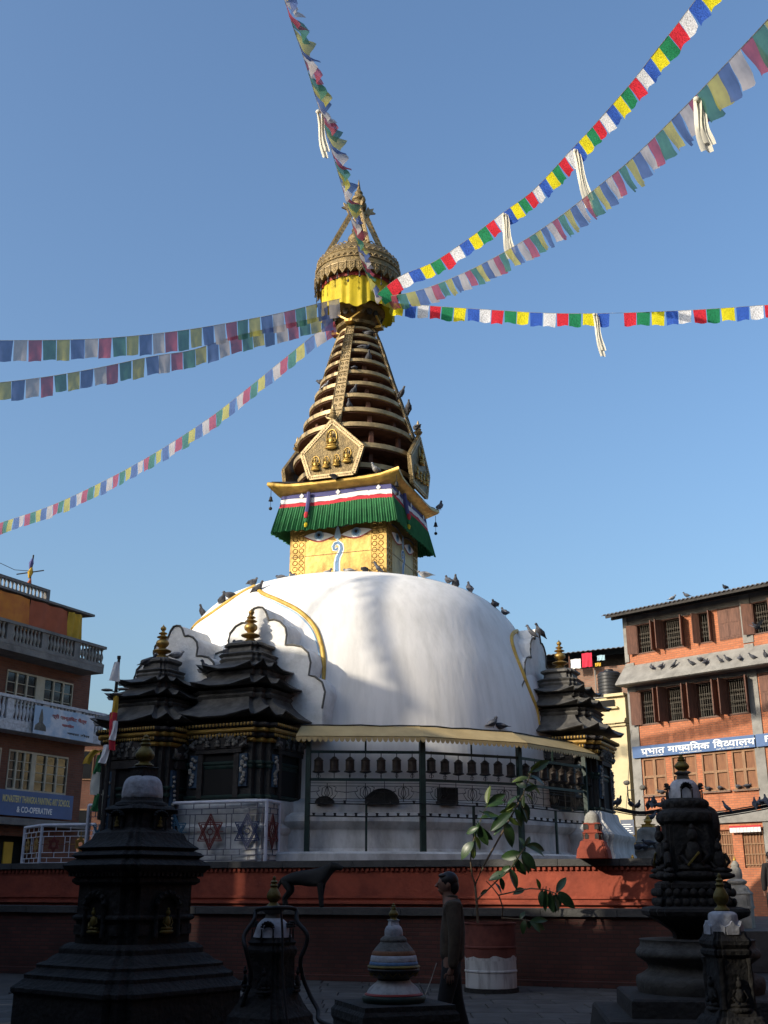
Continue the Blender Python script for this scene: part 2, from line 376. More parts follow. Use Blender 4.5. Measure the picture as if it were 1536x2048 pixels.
for k in range(4):
    for s in (-1, 1):
        ez = 10.66; ex = s * .54
        e = sheet(almond(ex, ez, .95, .31, s * .07, True), -HW - .002, k, 'eye_outline', MATS['paint_red'], box)
        sheet(almond(ex, ez + .01, .89, .25, s * .07, True), -HW - .009, k, 'eye_white', MATS['paint_white'], box)
        sheet([(ex + .14 * cos(a * PI / 8), ez + .02 + .125 * sin(a * PI / 8)) for a in range(16)], -HW - .017, k, 'iris', MATS['paint_pale_blue'], box)
        sheet([(ex + .09 * cos(a * PI / 8), ez + .02 + .085 * sin(a * PI / 8)) for a in range(16)], -HW - .025, k, 'pupil', MATS['paint_blue'], box)
        sheet([(ex + .045 * cos(a * PI / 8), ez + .03 + .045 * sin(a * PI / 8)) for a in range(16)], -HW - .033, k, 'pupil_centre', MATS['paint_black'], box)
        m = MB(); m.M = face_root(k)
        br = [(ex + x, -HW - .01, ez + .22 + .07 * sin((x + .5) * PI) + s * x * .08) for x in [(-.5 + i / 8) for i in range(9)]]
        m.tube(br, [.012 + .02 * sin(PI * i / 8) for i in range(9)], 6); m.build('eyebrow', MATS['paint_black'], box)
        # raised scroll borders at the sides of each face
        m = MB(); m.M = face_root(k)
        for zz in [9.62 + .17 * i for i in range(11)]:
            for dx in (-.09, .09):
                c = [(s * 1.15 + dx + .07 * cos(a * PI / 5), -HW - .004, zz + .065 * sin(a * PI / 5)) for a in range(11)]
                m.tube(c, .011, 4)
        m.bar((s * .96, -HW - .004, 9.55), (s * .96, -HW - .004, 11.2), .02, .012)
        m.build('scroll_border', MATS['gold'], box)
    m = MB(); m.M = face_root(k); m.bar((-1.38, -HW - .003, 10.13), (1.38, -HW - .003, 10.13), .012, .014); m.build('seam', MATS['gold_old'], box)
    # nose: white halo and blue curl
    curl = [(.0, 9.5), (-.01, 9.70), (-.01, 9.88), (.02, 10.02), (.08, 10.13), (.12, 10.24), (.10, 10.36), (.02, 10.43), (-.07, 10.41), (-.12, 10.33), (-.10, 10.25), (-.03, 10.23), (.01, 10.29)]
    for rr, yy, mt in ((.10, -.004, 'paint_white'), (.055, -.012, 'paint_blue')):
        lf, rt = [], []
        for i, (x, z) in enumerate(curl):
            p, q = curl[max(i - 1, 0)], curl[min(i + 1, 12)]; dx, dz = q[0] - p[0], q[1] - p[1]; L = math.hypot(dx, dz) or 1; w = rr * (1.0 - .55 * i / 12)
            lf.append((x - dz / L * w, z + dx / L * w)); rt.append((x + dz / L * w, z - dx / L * w))
        m = MB(); m.M = face_root(k)
        for i in range(12):
            e = .0004 * i
            m.add([(lf[i][0], -HW + yy - e, lf[i][1]), (rt[i][0], -HW + yy - e, rt[i][1]), (rt[i + 1][0], -HW + yy - e, rt[i + 1][1]), (lf[i + 1][0], -HW + yy - e, lf[i + 1][1])], [(0, 1, 2, 3)])
        m.build('nose_mark', MATS[mt], box, 0)
    sheet([(-.10, 10.60), (0, 10.48), (.10, 10.60), (.05, 10.82), (0, 10.92), (-.05, 10.82)], -HW - .003, k, 'brow_mark', MATS['paint_pale_blue'], box)

# eave of the box, striped valance and pleated skirt
def eave_ring(hw, z, lift):
    out = []
    for i in range(4):
        for t in [j / 8 for j in range(8)]:
            x, y = -hw + 2 * hw * t, -hw; l = lift * abs(2 * t - 1) ** 6
            k = 1 + .03 * abs(2 * t - 1) ** 6
            x, y = x * k, y * k
            for _ in range(i): x, y = -y, x
            out.append((x, y, z + l))
    return out
m = MB(); m.loft([eave_ring(1.55, 11.86, 0), eave_ring(1.83, 11.98, .10), eave_ring(1.87, 12.02, .12), eave_ring(1.86, 12.09, .13), eave_ring(1.80, 12.12, .12), eave_ring(1.30, 12.26, 0)])
m.build('eave', MATS['gold_bright'], stupa, 50)
m = MB(); m.loft([eave_ring(1.76, 12.135, .10), eave_ring(1.78, 12.15, .11), eave_ring(1.0, 12.42, 0)]); m.build('eave_top', MATS['soot'], stupa, 40)
for i in range(4):
    b = MB(); b.M = Matrix.Rotation(i * PI / 2, 4, 'Z')
    b.tube([(1.83, -1.83, 12.02), (1.83, -1.83, 11.82)], .008, 4); b.lathe([(.02, 0), (.035, -.02), (.05, -.10), (.07, -.13), (.0, -.14)], 10, (1.83, -1.83, 11.82)); b.tube([(1.83, -1.83, 11.7), (1.83, -1.83, 11.5)], .006, 4); b.ell((1.83, -1.83, 11.47), (.05, .05, .05))
    b.build('wind_bell', MATS['iron'], stupa)
def valance(hw0, hw1, z0, z1, pleat, n, seed, kk):
    rr = random.Random(seed); rings = []
    for zi in range(5):
        t = zi / 4; ring = []
        for j in range(n + 1):
            u = j / n; hw = hw0 + (hw1 - hw0) * t
            sag = .03 * sin(u * PI * 3 + 1) * (1 if True else 0)
            d = pleat * (.35 + .65 * t) * ((1 if j % 2 else -1) + .4 * sin(j * 1.7 + seed))
            ring.append((-hw + 2 * hw * u, -hw + d, z0 + (z1 - z0) * t + sag * .7 + (.018 * sin(j * .9 + seed) if zi == 4 else 0)))
        rings.append(ring)
    m = MB(); m.M = Matrix.Rotation(kk * PI / 2, 4, 'Z'); m.loft(rings, cap=False, close=False); return m
for k in range(4):
    for nm, mt, z0, z1, a0, a1 in (('navy_band', 'cloth_navy', 11.90, 11.74, 1.60, 1.62), ('white_band', 'cloth_white', 11.74, 11.60, 1.62, 1.635), ('red_band', 'cloth_red', 11.60, 11.48, 1.635, 1.65)):
        valance(a0, a1, z0, z1, .004, 40, 1, k).build(nm, MATS[mt], stupa, 60)
    valance(1.655, 1.80, 11.49, 10.76, .030, 96, 5 + k, k).build('pleated_skirt', MATS['cloth_green'], stupa, 25)
    for u in (-.62, 0.05, .78):
        m = MB(); m.M = Matrix.Rotation(k * PI / 2, 4, 'Z'); m.prism([(u * 1.6, 11.88), (u * 1.6 + .07, 11.80), (u * 1.6, 11.72), (u * 1.6 - .07, 11.80)], -1.63, -1.637); m.build('diamond_patch', MATS['cloth_white'], stupa, 0)
    m = MB(); m.M = Matrix.Rotation(k * PI / 2, 4, 'Z'); ux = -.75
    t = m.tube([(ux, -1.70, 11.86), (ux, -1.72, 11.6), (ux - .01, -1.80, 11.25)], [.05, .06, .055], 6); t = m.build('banner_tassel', MATS['cloth_navy'], stupa)
    for nm, mt, z0, z1, r0 in (('red_tassel', 'cloth_red', 11.25, 11.08, .06), ('green_tassel', 'cloth_green', 11.08, 10.95, .05), ('yellow_tassel', 'cloth_yellow', 10.95, 10.82, .05)):
        m = MB(); m.M = Matrix.Rotation(k * PI / 2, 4, 'Z'); m.tube([(ux - .01, -1.81, z0), (ux - .015, -1.83, (z0 + z1) / 2), (ux - .02, -1.84, z1)], [r0 * .7, r0, r0 * .5], 6); m.build(nm, MATS[mt], t)

# spire: core, rings, struts
RY = [657, 672, 687, 703, 722.5, 746, 769, 793.5, 822, 852, 893, 934]
RR = [.54, .66, .76, .85, .96, 1.09, 1.24, 1.39, 1.55, 1.72, 1.81, 1.68]
RZ = [zat(y, CY - r) for y, r in zip(RY, RR)]
m = MB(); m.lathe([(1.05, 12.1), (1.1, RZ[-1]), (1.05, RZ[-3]), (.8, RZ[6]), (.5, RZ[3]), (.32, RZ[0]), (.3, RZ[0] + .3)], 20); m.build('spire_core', MATS['spire_wood'], stupa)
for i, (r, z) in enumerate(zip(RR, RZ)):
    t = .072 + .0065 * i
    m = MB(); w = .30 * r + .12
    m.arc([(r - w, z), (r, z - .0), (r + .012, z + .01), (r + .012, z + t), (r, z + t + .008), (r - w, z + t)], 0, 2 * PI, 48)
    ring = m.build('spire_ring', MATS['gold_pale'], stupa, 40)
    m = MB(); m.arc([(r - w - .02, z - .03), (r - .035, z - .03), (r - .035, z - .004), (r - w - .02, z - .004)], 0, 2 * PI, 40); m.build('ring_soffit', MATS['spire_wood'], ring, 40)
    if i:
        h = RZ[i - 1] - z - t - .02; me = MB().box((0, 0, h / 2), (.10, .12, h)).mesh('ring_strut', MATS['spire_wood'], 0); q = min(r, RR[i - 1]) - .22
        for j in range(10):
            a = 2 * PI * (j + .5) / 10; link('ring_strut', me, ring, (q * cos(a), q * sin(a), z + t), (0, 0, a))
# ornamental strips up the four sides of the spire
for k in range(4):
    m = MB(); m.M = Matrix.Rotation(k * PI / 2, 4, 'Z'); L = []
    P = [(-(r + .05), z + .05) for r, z in zip(RR[:10], RZ[:10])]
    P.insert(0, (-.45, RZ[0] + .22))
    for i in range(len(P) - 1):
        (y0, z0), (y1, z1) = P[i], P[i + 1]; w0 = .115 + .006 * i; w1 = .115 + .006 * (i + 1)
        m.add([(-w0, y0, z0), (w0, y0, z0), (w1, y1, z1), (-w1, y1, z1), (-w0, y0 + .03, z0), (w0, y0 + .03, z0), (w1, y1 + .03, z1), (-w1, y1 + .03, z1)], [(0, 1, 2, 3), (4, 5, 6, 7), (0, 3, 7, 4), (1, 2, 6, 5), (0, 1, 5, 4), (3, 2, 6, 7)])
    st = m.build('spire_strip', MATS['gold_pale'], stupa, 0)
    m = MB(); m.M = Matrix.Rotation(k * PI / 2, 4, 'Z')
    for i in range(len(P) - 1):
        (y0, z0), (y1, z1) = P[i], P[i + 1]; w = .115 + .006 * i
        for s in (-1, 1): m.bar((s * w, y0 - .012, z0), (s * (w + .006), y1 - .012, z1), .02, .02)
        m.bar((-w, y1 - .014, z1), (w, y1 - .014, z1), .02, .02)
        for q in (.3, .7):
            zc, yc = z0 + (z1 - z0) * q, y0 + (y1 - y0) * q
            for s in (-.45, .45): m.tube([(s * w + .035 * cos(a * PI / 4), yc - .012, zc + .045 * sin(a * PI / 4)) for a in range(9)], .010, 4)
    m.build('strip_relief', MATS['gold_old'], st, 40)

# gilded gables with seated figures round the foot of the spire
def seated(m, c, s):
    x, y, z = c
    m.ell((x, y, z + .07 * s), (.26 * s, .10 * s, .07 * s), 10, 5); m.ell((x, y, z + .16 * s), (.22 * s, .09 * s, .06 * s), 10, 5)
    m.ell((x, y - .01 * s, z + .33 * s), (.105 * s, .07 * s, .16 * s), 10, 6); m.ell((x, y - .02 * s, z + .56 * s), (.065 * s, .06 * s, .08 * s), 8, 6); m.ell((x, y - .02 * s, z + .65 * s), (.035 * s, .035 * s, .05 * s), 8, 5)
    for q in (-1, 1): m.tube([(x + q * .10 * s, y, z + .44 * s), (x + q * .17 * s, y - .01 * s, z + .30 * s), (x + q * .08 * s, y - .07 * s, z + .20 * s)], [.04 * s, .035 * s, .03 * s], 6)
def halo(m, c, s, y):
    x, _, z = c; m.tube([(x + .2 * s * sin(a), y, z + .5 * s - .30 * s * cos(a)) for a in [R(25) + (2 * PI - R(50)) * j / 20 for j in range(21)]], .022 * s, 5)
for k in range(4):
    Gm = Matrix.Rotation(k * PI / 2, 4, 'Z')
    out = [(-.70, 12.16), (.70, 12.16), (.95, 12.95), (.0, 13.90), (-.95, 12.95)]
    inn = [(-.58, 12.24), (.58, 12.24), (.80, 12.92), (.0, 13.72), (-.80, 12.92)]
    m = MB(); m.M = Gm; m.prism(out, -1.93, -1.84); gb = m.build('gable_plaque', MATS['gold_old'], stupa, 0)
    m = MB(); m.M = Gm
    for i in range(5):
        a, b = Vector((inn[i][0] * 1.10, -1.935, 12.95 + (inn[i][1] - 12.95) * 1.08)), Vector((inn[(i + 1) % 5][0] * 1.10, -1.935, 12.95 + (inn[(i + 1) % 5][1] - 12.95) * 1.08)); m.bar(a, b, .12, .03, (0, 1, 0))
        nb = int((b - a).length / .06)
        for j in range(nb): m.ell(a + (b - a) * ((j + .5) / nb) + Vector((0, -.02, 0)), (.022, .018, .022), 6, 4)
    m.build('gable_border', MATS['gold_pale'], gb, 40)
    for (x, z, s) in ((0, 12.93, .74), (-.46, 12.36, .54), (-.15, 12.40, .44), (.15, 12.42, .44), (.46, 12.48, .56)):
        m = MB(); m.M = Gm; seated(m, (x, -1.99, z), s); halo(m, (x, 0, z), s, -1.95); m.build('seated_figure', MATS['gold_bright'], gb, 60)
    m = MB(); m.M = Gm; m.lathe([(.02, 0), (.10, .04), (.13, .10), (.07, .14), (.10, .18), (.06, .22), (.08, .26), (.04, .30), (.05, .33), (.012, .46)], 10, (0, -1.88, 13.86))
    for s in (-1, 1): m.tube([(s * .05, -1.88, 13.88), (s * .16, -1.88, 13.92), (s * .22, -1.88, 13.98), (s * .18, -1.88, 14.03)], [.03, .03, .02, .015], 5)
    m.build('gable_finial', MATS['gold_pale'], gb, 60)

# lotus neck, yellow cloth, parasol, legs and finial
zt = RZ[0] + .12
m = MB(); m.lathe([(.34, zt), (.62, zt + .06), (.66, zt + .14), (.42, zt + .22), (.5, zt + .34), (.72, zt + .46), (.84, zt + .60), (.84, zt + .66), (.5, zt + .7)], 28); nk = m.build('lotus_neck', MATS['gold_old'], stupa)
for j in range(18):
    a = 2 * PI * j / 18; m = MB(); m.M = Matrix.Rotation(a, 4, 'Z'); m.ell((.70, 0, zt + .45), (.07, .11, .14), 6, 5); m.build('lotus_petal', MATS['soot' if j % 3 else 'gold_old'], nk)
for k in range(4):
    m = MB(); m.M = Matrix.Rotation(k * PI / 2, 4, 'Z'); m.prism([(-.12, zt + .02), (.12, zt + .02), (.12, zt + .10), (-.12, zt + .10)], -.80, -.4); m.bar((-.35, -.72, zt + .30), (.0, -.78, zt + .05), .06, .04); m.bar((.35, -.72, zt + .30), (.0, -.78, zt + .05), .06, .04); m.build('neck_bracket', MATS['gold_bright'], nk, 0)
UB = zat(536, CY - 1.34); PH = 1.22; UT = UB + .98 * PH
cl = MB(); n = 120; rings = []
for zi in range(7):
    t = zi / 6; ring = []
    for j in range(n):
        a = 2 * PI * j / n; pl = .035 * sin(a * 21 + .6 * sin(a * 5)) + .02 * sin(a * 34 + 1); hem = .10 * sin(a * 4 + .5) * t + .05 * sin(a * 9) * t
        r = 1.10 - .02 * t + pl * (.3 + .7 * t); ring.append((r * cos(a), r * sin(a), UB + .03 - (1.0 + hem) * t))
    rings.append(ring)
cl.loft(rings, cap=False); cl.build('yellow_cloth', MATS['cloth_yellow'], stupa, 60)
m = MB(); m.lathe([(1.125, UB - .10), (1.13, UB + .02), (1.05, UB + .06), (1.05, UB - .05)], 60, cap=False); m.build('red_trim', MATS['paint_red'], stupa)
m = MB(); m.lathe([(1.20, UB + .05), (1.28, UB + .06), (1.295, UB + .30 * PH), (1.27, UB + .42 * PH), (1.295, UB + .46 * PH), (1.25, UB + .62 * PH), (1.19, UB + .70 * PH), (1.08, UB + .86 * PH), (.94, UB + .94 * PH), (.7, UT + .02), (.42, UT + .10), (.36, UT + .20), (.02, UT + .24)], 64); par = m.build('parasol', MATS['gold_old'], stupa, 40)
for j in range(32):                                # hanging filigree plates
    a = 2 * PI * j / 32; m = MB(); m.M = Matrix.Rotation(a, 4, 'Z')
    w = .118; poly = [(-w, .16), (w, .16), (w, -.08), (w * .55, -.15), (0, -.25), (-w * .55, -.15), (-w, -.08)]
    m.M = m.M @ Matrix.Translation((1.315, 0, UB + .15)) @ Matrix.Rotation(PI / 2, 4, 'Z'); m.prism(poly, -.012, .012); pt = m.build('filigree_plate', MATS['gold_old'], par, 0)
    q = MB(); q.M = m.M
    for dz, rr in ((.04, .05), (-.08, .045)): q.tube([(rr * cos(b * PI / 4), -.016, dz + rr * sin(b * PI / 4)) for b in range(9)], .012, 4)
    q.bar((-w, -.016, .11), (w, -.016, .11), .02, .02); q.build('plate_relief', MATS['gold_pale'], pt)
for z0, rr, nn, hh in ((UB + .41 * PH, 1.30, 44, .09), (UB + .62 * PH, 1.26, 44, .08), (UB + .92 * PH, .97, 36, .08)):
    m = MB()
    for j in range(nn):
        a0 = 2 * PI * j / nn; m.tube([(rr * cos(a0 + 2 * PI / nn * t), rr * sin(a0 + 2 * PI / nn * t), z0 + hh * sin(PI * t)) for t in (0, .25, .5, .75, 1)], .020, 4)
    m.tube([(rr * cos(2 * PI * j / 60), rr * sin(2 * PI * j / 60), z0 - .02) for j in range(61)], .022, 5); m.build('scallop_band', MATS['gold_pale'], par, 60)
for j in range(24):
    a = 2 * PI * (j + .5) / 24; m = MB(); x, y = 1.30 * cos(a), 1.30 * sin(a); L = .22 + .16 * (j % 3 == 0)
    m.tube([(x, y, UB + .0), (x, y, UB - L)], .012, 4); m.ell((x, y, UB - L), (.035, .035, .06), 6, 4); m.ell((x, y, UB - L * .5), (.028, .028, .04), 6, 4); m.build('parasol_tassel', MATS['iron'], par)
FT = UT + .2; KS = 1.30
m = MB(); m.lathe(smooth_prof([(r_ * 1.12, FT + (z_ - FT) * KS) for r_, z_ in [(.34, FT), (.36, FT + .05), (.25, FT + .10), (.24, FT + .14), (.29, FT + .24), (.29, FT + .34), (.20, FT + .46), (.16, FT + .52), (.19, FT + .57), (.12, FT + .63), (.15, FT + .70), (.10, FT + .78), (.06, FT + 1.0), (.13, FT + 1.12), (.22, FT + 1.2), (.22, FT + 1.30), (.15, FT + 1.36), (.20, FT + 1.42), (.17, FT + 1.50), (.10, FT + 1.56), (.12, FT + 1.62), (.06, FT + 1.70), (.05, FT + 1.76), (.004, FT + 2.02)]], 3), 24); m.build('finial', MATS['gold_old'], stupa, 60)
for k in range(4):
    m = MB(); m.M = Matrix.Rotation(k * PI / 2 + R(38), 4, 'Z')
    a, b = Vector((1.0, 0, UB + .88 * PH)), Vector((.10, 0, FT + 1.24 * KS)); d = (b - a).normalized(); m.bar(a, b, .17, .05, (0, 1, 0)); lg = m.build('parasol_leg', MATS['gold_pale'], stupa, 0)
    m = MB(); m.M = Matrix.Rotation(k * PI / 2 + R(38), 4, 'Z'); nrm = Vector((d.z, 0, -d.x))
    for t in [i / 14 for i in range(14)]:
        p = a + (b - a) * t + nrm * .03; m.tube([p + Vector((0, .05 * cos(q * PI / 3), 0)) + d * .05 * sin(q * PI / 3) for q in range(7)], .012, 4)
    m.build('leg_relief', MATS['gold_bright'], lg)
    m = MB(); m.M = Matrix.Rotation(k * PI / 2 + R(38), 4, 'Z') ; z = FT + 1.05 * KS
    m.prism([(.12, z - .03), (.28, z + .02), (.34, z - .06), (.40, z + .05), (.56, z + .10), (.46, z + .16), (.50, z + .28), (.36, z + .22), (.30, z + .30), (.24, z + .16), (.12, z + .10)], -.03, .03); m.build('leaf_crest', MATS['gold_pale'], lg, 0)
# ------------------------------------------------------------------ niche shrines against the dome
def fine_plan(hw, k=.62, d=.84, sub=3):
    P = redent(hw, k, d); out = []
    for i in range(len(P)):
        (x0, y0), (x1, y1) = P[i], P[(i + 1) % len(P)]
        for j in range(sub): out.append((x0 + (x1 - x0) * j / sub, y0 + (y1 - y0) * j / sub))
    return out
def roof_mesh(hw0, z0, hw1, z1, lift):
    rings = []
    for t, f in ((-.06, .90), (-.05, .985), (0, 1.0), (.05, .985), (.2, None), (.45, None), (.75, None), (1, None)):
        tt = max(t, 0); hw = hw0 * f if f else hw1 + (hw0 - hw1) * (1 - tt) ** 1.5
        z = z0 + (z1 - z0) * t
        ring = []
        for x, y in fine_plan(hw):
            cfac = (min(abs(x), abs(y)) / hw / .84); q = max(0, (cfac - .55) / .45) ** 2
            # each step of the corner kicks up a little as well
            kick = max(0, 1 - abs(max(abs(x), abs(y)) / hw - 1) * 30) * max(0, (min(abs(x), abs(y)) / hw - .4) / .22) ** 2 * .5
            ring.append((x * (1 + .05 * q * (1 - tt)), y * (1 + .05 * q * (1 - tt)), z + lift * (q + kick) * (1 - tt) ** 2))
        rings.append(ring)
    return MB().loft(rings)
mat('bracket_blue', (.03, .065, .11), .6, 0, var=.2); mat('lattice_shaded', (.10, .10, .135), .6, 0, var=.1)  # shade on the white lattice bars is put into this grey-blue colour
TOR = [(0, 0), (.09, .02), (.16, .13), (.23, .34), (.33, .33), (.46, .40), (.57, .55), (.60, .72), (.58, .95), (.72, .96), (.90, 1.02), (1.04, 1.18), (1.09, 1.40), (1.06, 1.68), (1.18, 1.72), (1.32, 1.86), (1.38, 2.08), (1.33, 2.44), (1.33, 3.0)]
FIN = [(.30, 0), (.31, .05), (.22, .13), (.15, .18), (.13, .22), (.30, .28), (.32, .33), (.18, .38), (.11, .42), (.20, .50), (.23, .58), (.19, .67), (.09, .73), (.20, .77), (.20, .80), (.07, .86), (.15, .90), (.14, .93), (.06, .97), (.055, 1.0), (.10, 1.06), (.09, 1.12), (.03, 1.17), (.01, 1.22)]
def shrine(name, label, x, y, rz, s, zb, zr, peak, tor_back=1.0, base=True, ornate=True, base_hw=1.5, y0=None, up=.10):
    # zb: foot of the dark body; zr: height of the lowest eave; peak: top of the finial
    t = thing(name, label, 'shrine', (x, y, 0), rz, 'shrines against the dome')
    W = 1.05 * s
    if base:
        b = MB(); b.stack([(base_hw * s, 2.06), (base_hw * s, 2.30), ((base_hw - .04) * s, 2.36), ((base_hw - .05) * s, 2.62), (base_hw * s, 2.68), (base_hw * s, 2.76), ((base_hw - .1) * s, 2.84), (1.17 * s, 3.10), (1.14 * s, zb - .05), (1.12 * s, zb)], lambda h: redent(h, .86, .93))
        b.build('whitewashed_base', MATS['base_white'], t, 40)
    b = MB(); b.stack([(W, zb), (W, zr - .50)], lambda h: redent(h, .74, .88)); b.build('body', MATS['shrine_black'], t, 0)
    for z, w in ((zb + .62 * (zr - .5 - zb), .05), (zb + .05, .06), (zb + .56 * (zr - .5 - zb), .03)):
        b = MB(); b.stack([(W + w * .6, z - .03), (W + w, z), (W + w, z + .03), (W + w * .6, z + .05)], lambda h: redent(h, .74, .88)); b.build('string_course', MATS['green_paint'], t, 30)
    # gilded cornice in steps with beads
    z = zr - .52
    for i in range(4):
        w = W + .03 + .06 * i * s
        b = MB(); b.stack([(w, z), (w + .03, z + .03), (w + .03, z + .075), (w, z + .085)], lambda h: redent(h, .74, .88)); co = b.build('cornice_step', MATS['cornice_gold' if i % 2 == 0 else 'soot'], t, 30)
        if i in (1, 3):
            bb = MB(); n = 22
            for k in range(4):
                bb.M = Matrix.Rotation(k * PI / 2, 4, 'Z')
                for j in range(n): bb.ell(((-1 + 2 * (j + .5) / n) * w * .74, -w - .035, z + .045), (.03 * s, .02, .04), 6, 4)
            bb.build('bead_row', MATS['cornice_gold'], co, 60, kind='stuff')
        z += .10
    # tiers of curved metal roofs
    tiers = [(1.46, 0, .92, .46), (1.20, .70, .74, .30), (.98, 1.10, .52, .24)]
    for hw0, dz, hw1, h in tiers:
        roof_mesh(hw0 * s, zr + dz * s, hw1 * s, zr + (dz + h) * s, .16 * s).build('roof_tier', MATS['roof_metal'], t, 30)
        b = MB(); b.stack([(hw1 * s, zr + (dz + h) * s - .02), (hw1 * 1.06 * s, zr + (dz + h + .05) * s), (hw1 * s, zr + (dz + h + .10) * s), (hw1 * 1.10 * s, zr + (dz + h + .16) * s), (hw1 * .96 * s, zr + (dz + h + .20) * s)], lambda q: redent(q, .70, .86)); b.build('tier_moulding', MATS['roof_metal'], t, 30)
    zt = zr + 1.50 * s
    b = MB(); b.stack([(.50 * s, zt - .1), (.50 * s, zt + .02), (.42 * s, zt + .05), (.40 * s, zt + .16), (.48 * s, zt + .20), (.48 * s, zt + .25), (.36 * s, zt + .30)], lambda q: redent(q, .66, .84)); b.build('top_block', MATS['roof_metal'], t, 30)
    k = (peak - zt - .28) / 1.22
    b = MB(); b.lathe(smooth_prof([(r * .95 * k, zt + .28 + q * k) for r, q in FIN], 2), 20); b.build('finial', MATS['gold'], t, 60)
    # white scalloped gable behind
    pk = peak + up * s; ks = s * 1.0
    right = [(a * ks * 1.28, pk - d * ks) for a, d in TOR]; poly = [(-a, d) for a, d in right[::-1][:-1]] + right
    y0 = .62 * s if y0 is None else y0
    b = MB(); b.prism(poly, y0, y0 + tor_back); to = b.build('scalloped_gable', MATS['torana_white'], t, 40)
    b = MB(); b.tube([(a, y0 - .01, d) for a, d in poly[1:-1]], .024, 6); b.build('gable_edging', MATS['stone_mid'], to, 60)
    # doorways on the front and the two sides
    for kx in (0, 1, 3):
        Mx = Matrix.Rotation(kx * PI / 2, 4, 'Z'); h = zr - .5 - zb; yf = -W
        d = MB(); d.M = Mx; d.bx(-.36 * s, .36 * s, yf - .012, yf + .05, zb + .08, zb + .80 * h); dr = d.build('doorway', MATS['dark_inside'], t, 0)
        f = MB(); f.M = Mx
        for sx in (-1, 1):
            f.bx(sx * .44 * s - .06 * s, sx * .44 * s + .06 * s, yf - .07, yf + .03, zb + .04, zb + .80 * h)
        f.bx(-.56 * s, .56 * s, yf - .09, yf + .03, zb + .80 * h, zb + .87 * h); f.build('door_frame', MATS['soot'], dr, 0)
        if ornate:
            for sx in (-1, 1):
                f = MB(); f.M = Mx; f.bx(sx * .60 * s - .09 * s, sx * .60 * s + .09 * s, yf - .055, yf + .03, zb + .22 * h, zb + .78 * h); bp = f.build('bracket_panel', MATS['bracket_blue'], dr, 0)
                o = MB(); o.M = Mx; rr = random.Random(3 + kx)
                for j in range(12): o.ell((sx * .62 * s + rr.uniform(-.06, .06) * s, yf - .075, zb + (.28 + .04 * j) * h), (.045 * s, .035, .04 * s), 6, 4)
                o.build('bracket_relief', MATS['stone_grey'], bp, 60, kind='stuff')
            f = MB(); f.M = Mx; zc = zb + .88 * h
            f.prism([(.66 * s * cos(a * PI / 12), zc + .48 * s * sin(a * PI / 12)) for a in range(13)], yf - .10, yf + .02); tp = f.build('tympanum', MATS['soot'], dr, 30)
            o = MB(); o.M = Mx; rr = random.Random(11 + kx)
            for j in range(26):
                a = rr.uniform(.08, .92) * PI; q = rr.uniform(.55, .98); o.ell((.64 * s * q * cos(a), yf - .115, zc + .46 * s * q * sin(a)), (.05 * s, .03, .05 * s), 6, 4)
            for sx in (-1, 1): o.tube([(sx * .56 * s, yf - .11, zc + .02), (sx * .68 * s, yf - .12, zc + .08), (sx * .70 * s, yf - .12, zc + .20), (sx * .60 * s, yf - .12, zc + .22)], [.05 * s, .05 * s, .04 * s, .02 * s], 6)
            for q in (-.25, 0, .25): seated(o, (q * s, yf - .13, zc + .03), .30 * s)
            o.build('tympanum_relief', MATS['stone_mid'], tp, 60, kind='stuff')
    return t
shrine('niche_shrine', 'black shrine with tiered roofs and gilt finial standing before the golden ogee band', -3.02, 24.65, R(-24), 1.0, zat(1600, 23.65), 4.99, 7.62, 1.0, y0=.30, base_hw=1.20)
shrine('niche_shrine', 'smaller black tiered shrine behind the white-domed dark votive shrine and the flagpole', -4.98, 24.55, R(-26), .80, 2.10, 4.92, 7.22, 1.1, base=False)
shrine('niche_shrine', 'black tiered shrine beside the cream house, roofs lit by the sun', 4.52, 28.2, R(66), .92, 3.3, 5.18, 7.65, 1.0, up=.36)

# ------------------------------------------------------------------ prayer wheel arcade
fr = thing('prayer_wheel_arcade', 'dark green iron frame of hanging prayer wheels under a gilt tin canopy', 'prayer wheels', (CX, CY, 0))
AR = 6.34
angs = [math.atan2(-6.25, -.78), math.atan2(-6.1, 1.60), math.atan2(-5.06, 3.75), math.atan2(-3.0, 5.53), math.atan2(-2.2, 5.95)]
PP = [Vector((AR * cos(a), AR * sin(a), 0)) for a in angs]
Zb, Zr1, Zr2, Zc = 2.26, 4.30, 3.73, 4.56
def vpost(p, z0, z1, w, name, mt='green_paint'):
    a = math.atan2(p.y, p.x); MB().box((p.x, p.y, (z0 + z1) / 2), (w, w, z1 - z0), a).build(name, MATS[mt], fr, 0)
for i, p in enumerate(PP[:4]): vpost(p, Zb, Zc + .05, .10 if i != 1 else .115, 'post')
wheel_me = None
def wheel_mesh():
    m = MB(); m.lathe(smooth_prof([(.018, .30), (.05, .28), (.085, .245), (.10, .235), (.10, .225), (.093, .22), (.093, .14), (.096, .13), (.093, .12), (.093, .03), (.098, .02), (.125, .0), (.12, -.015), (.06, -.03), (.02, -.04)], 2), 16); return m.mesh('prayer_wheel', MATS['wheel_bronze'], 50)
wheel_me = wheel_mesh()
wrod = MB().tube([(0, 0, .30), (0, 0, .43)], .010, 5).mesh('hanger_rod', MATS['iron'])
wft = MB()
wft.tube([(0, 0, -.04), (0, 0, -.14)], .010, 5)
for s in (-1, 1): wft.tube([(0, 0, -.06), (s * .04, 0, -.07), (s * .045, 0, -.11), (s * .02, 0, -.12)], .007, 4)
wft = wft.mesh('wheel_foot', MATS['iron'])
lot = MB()
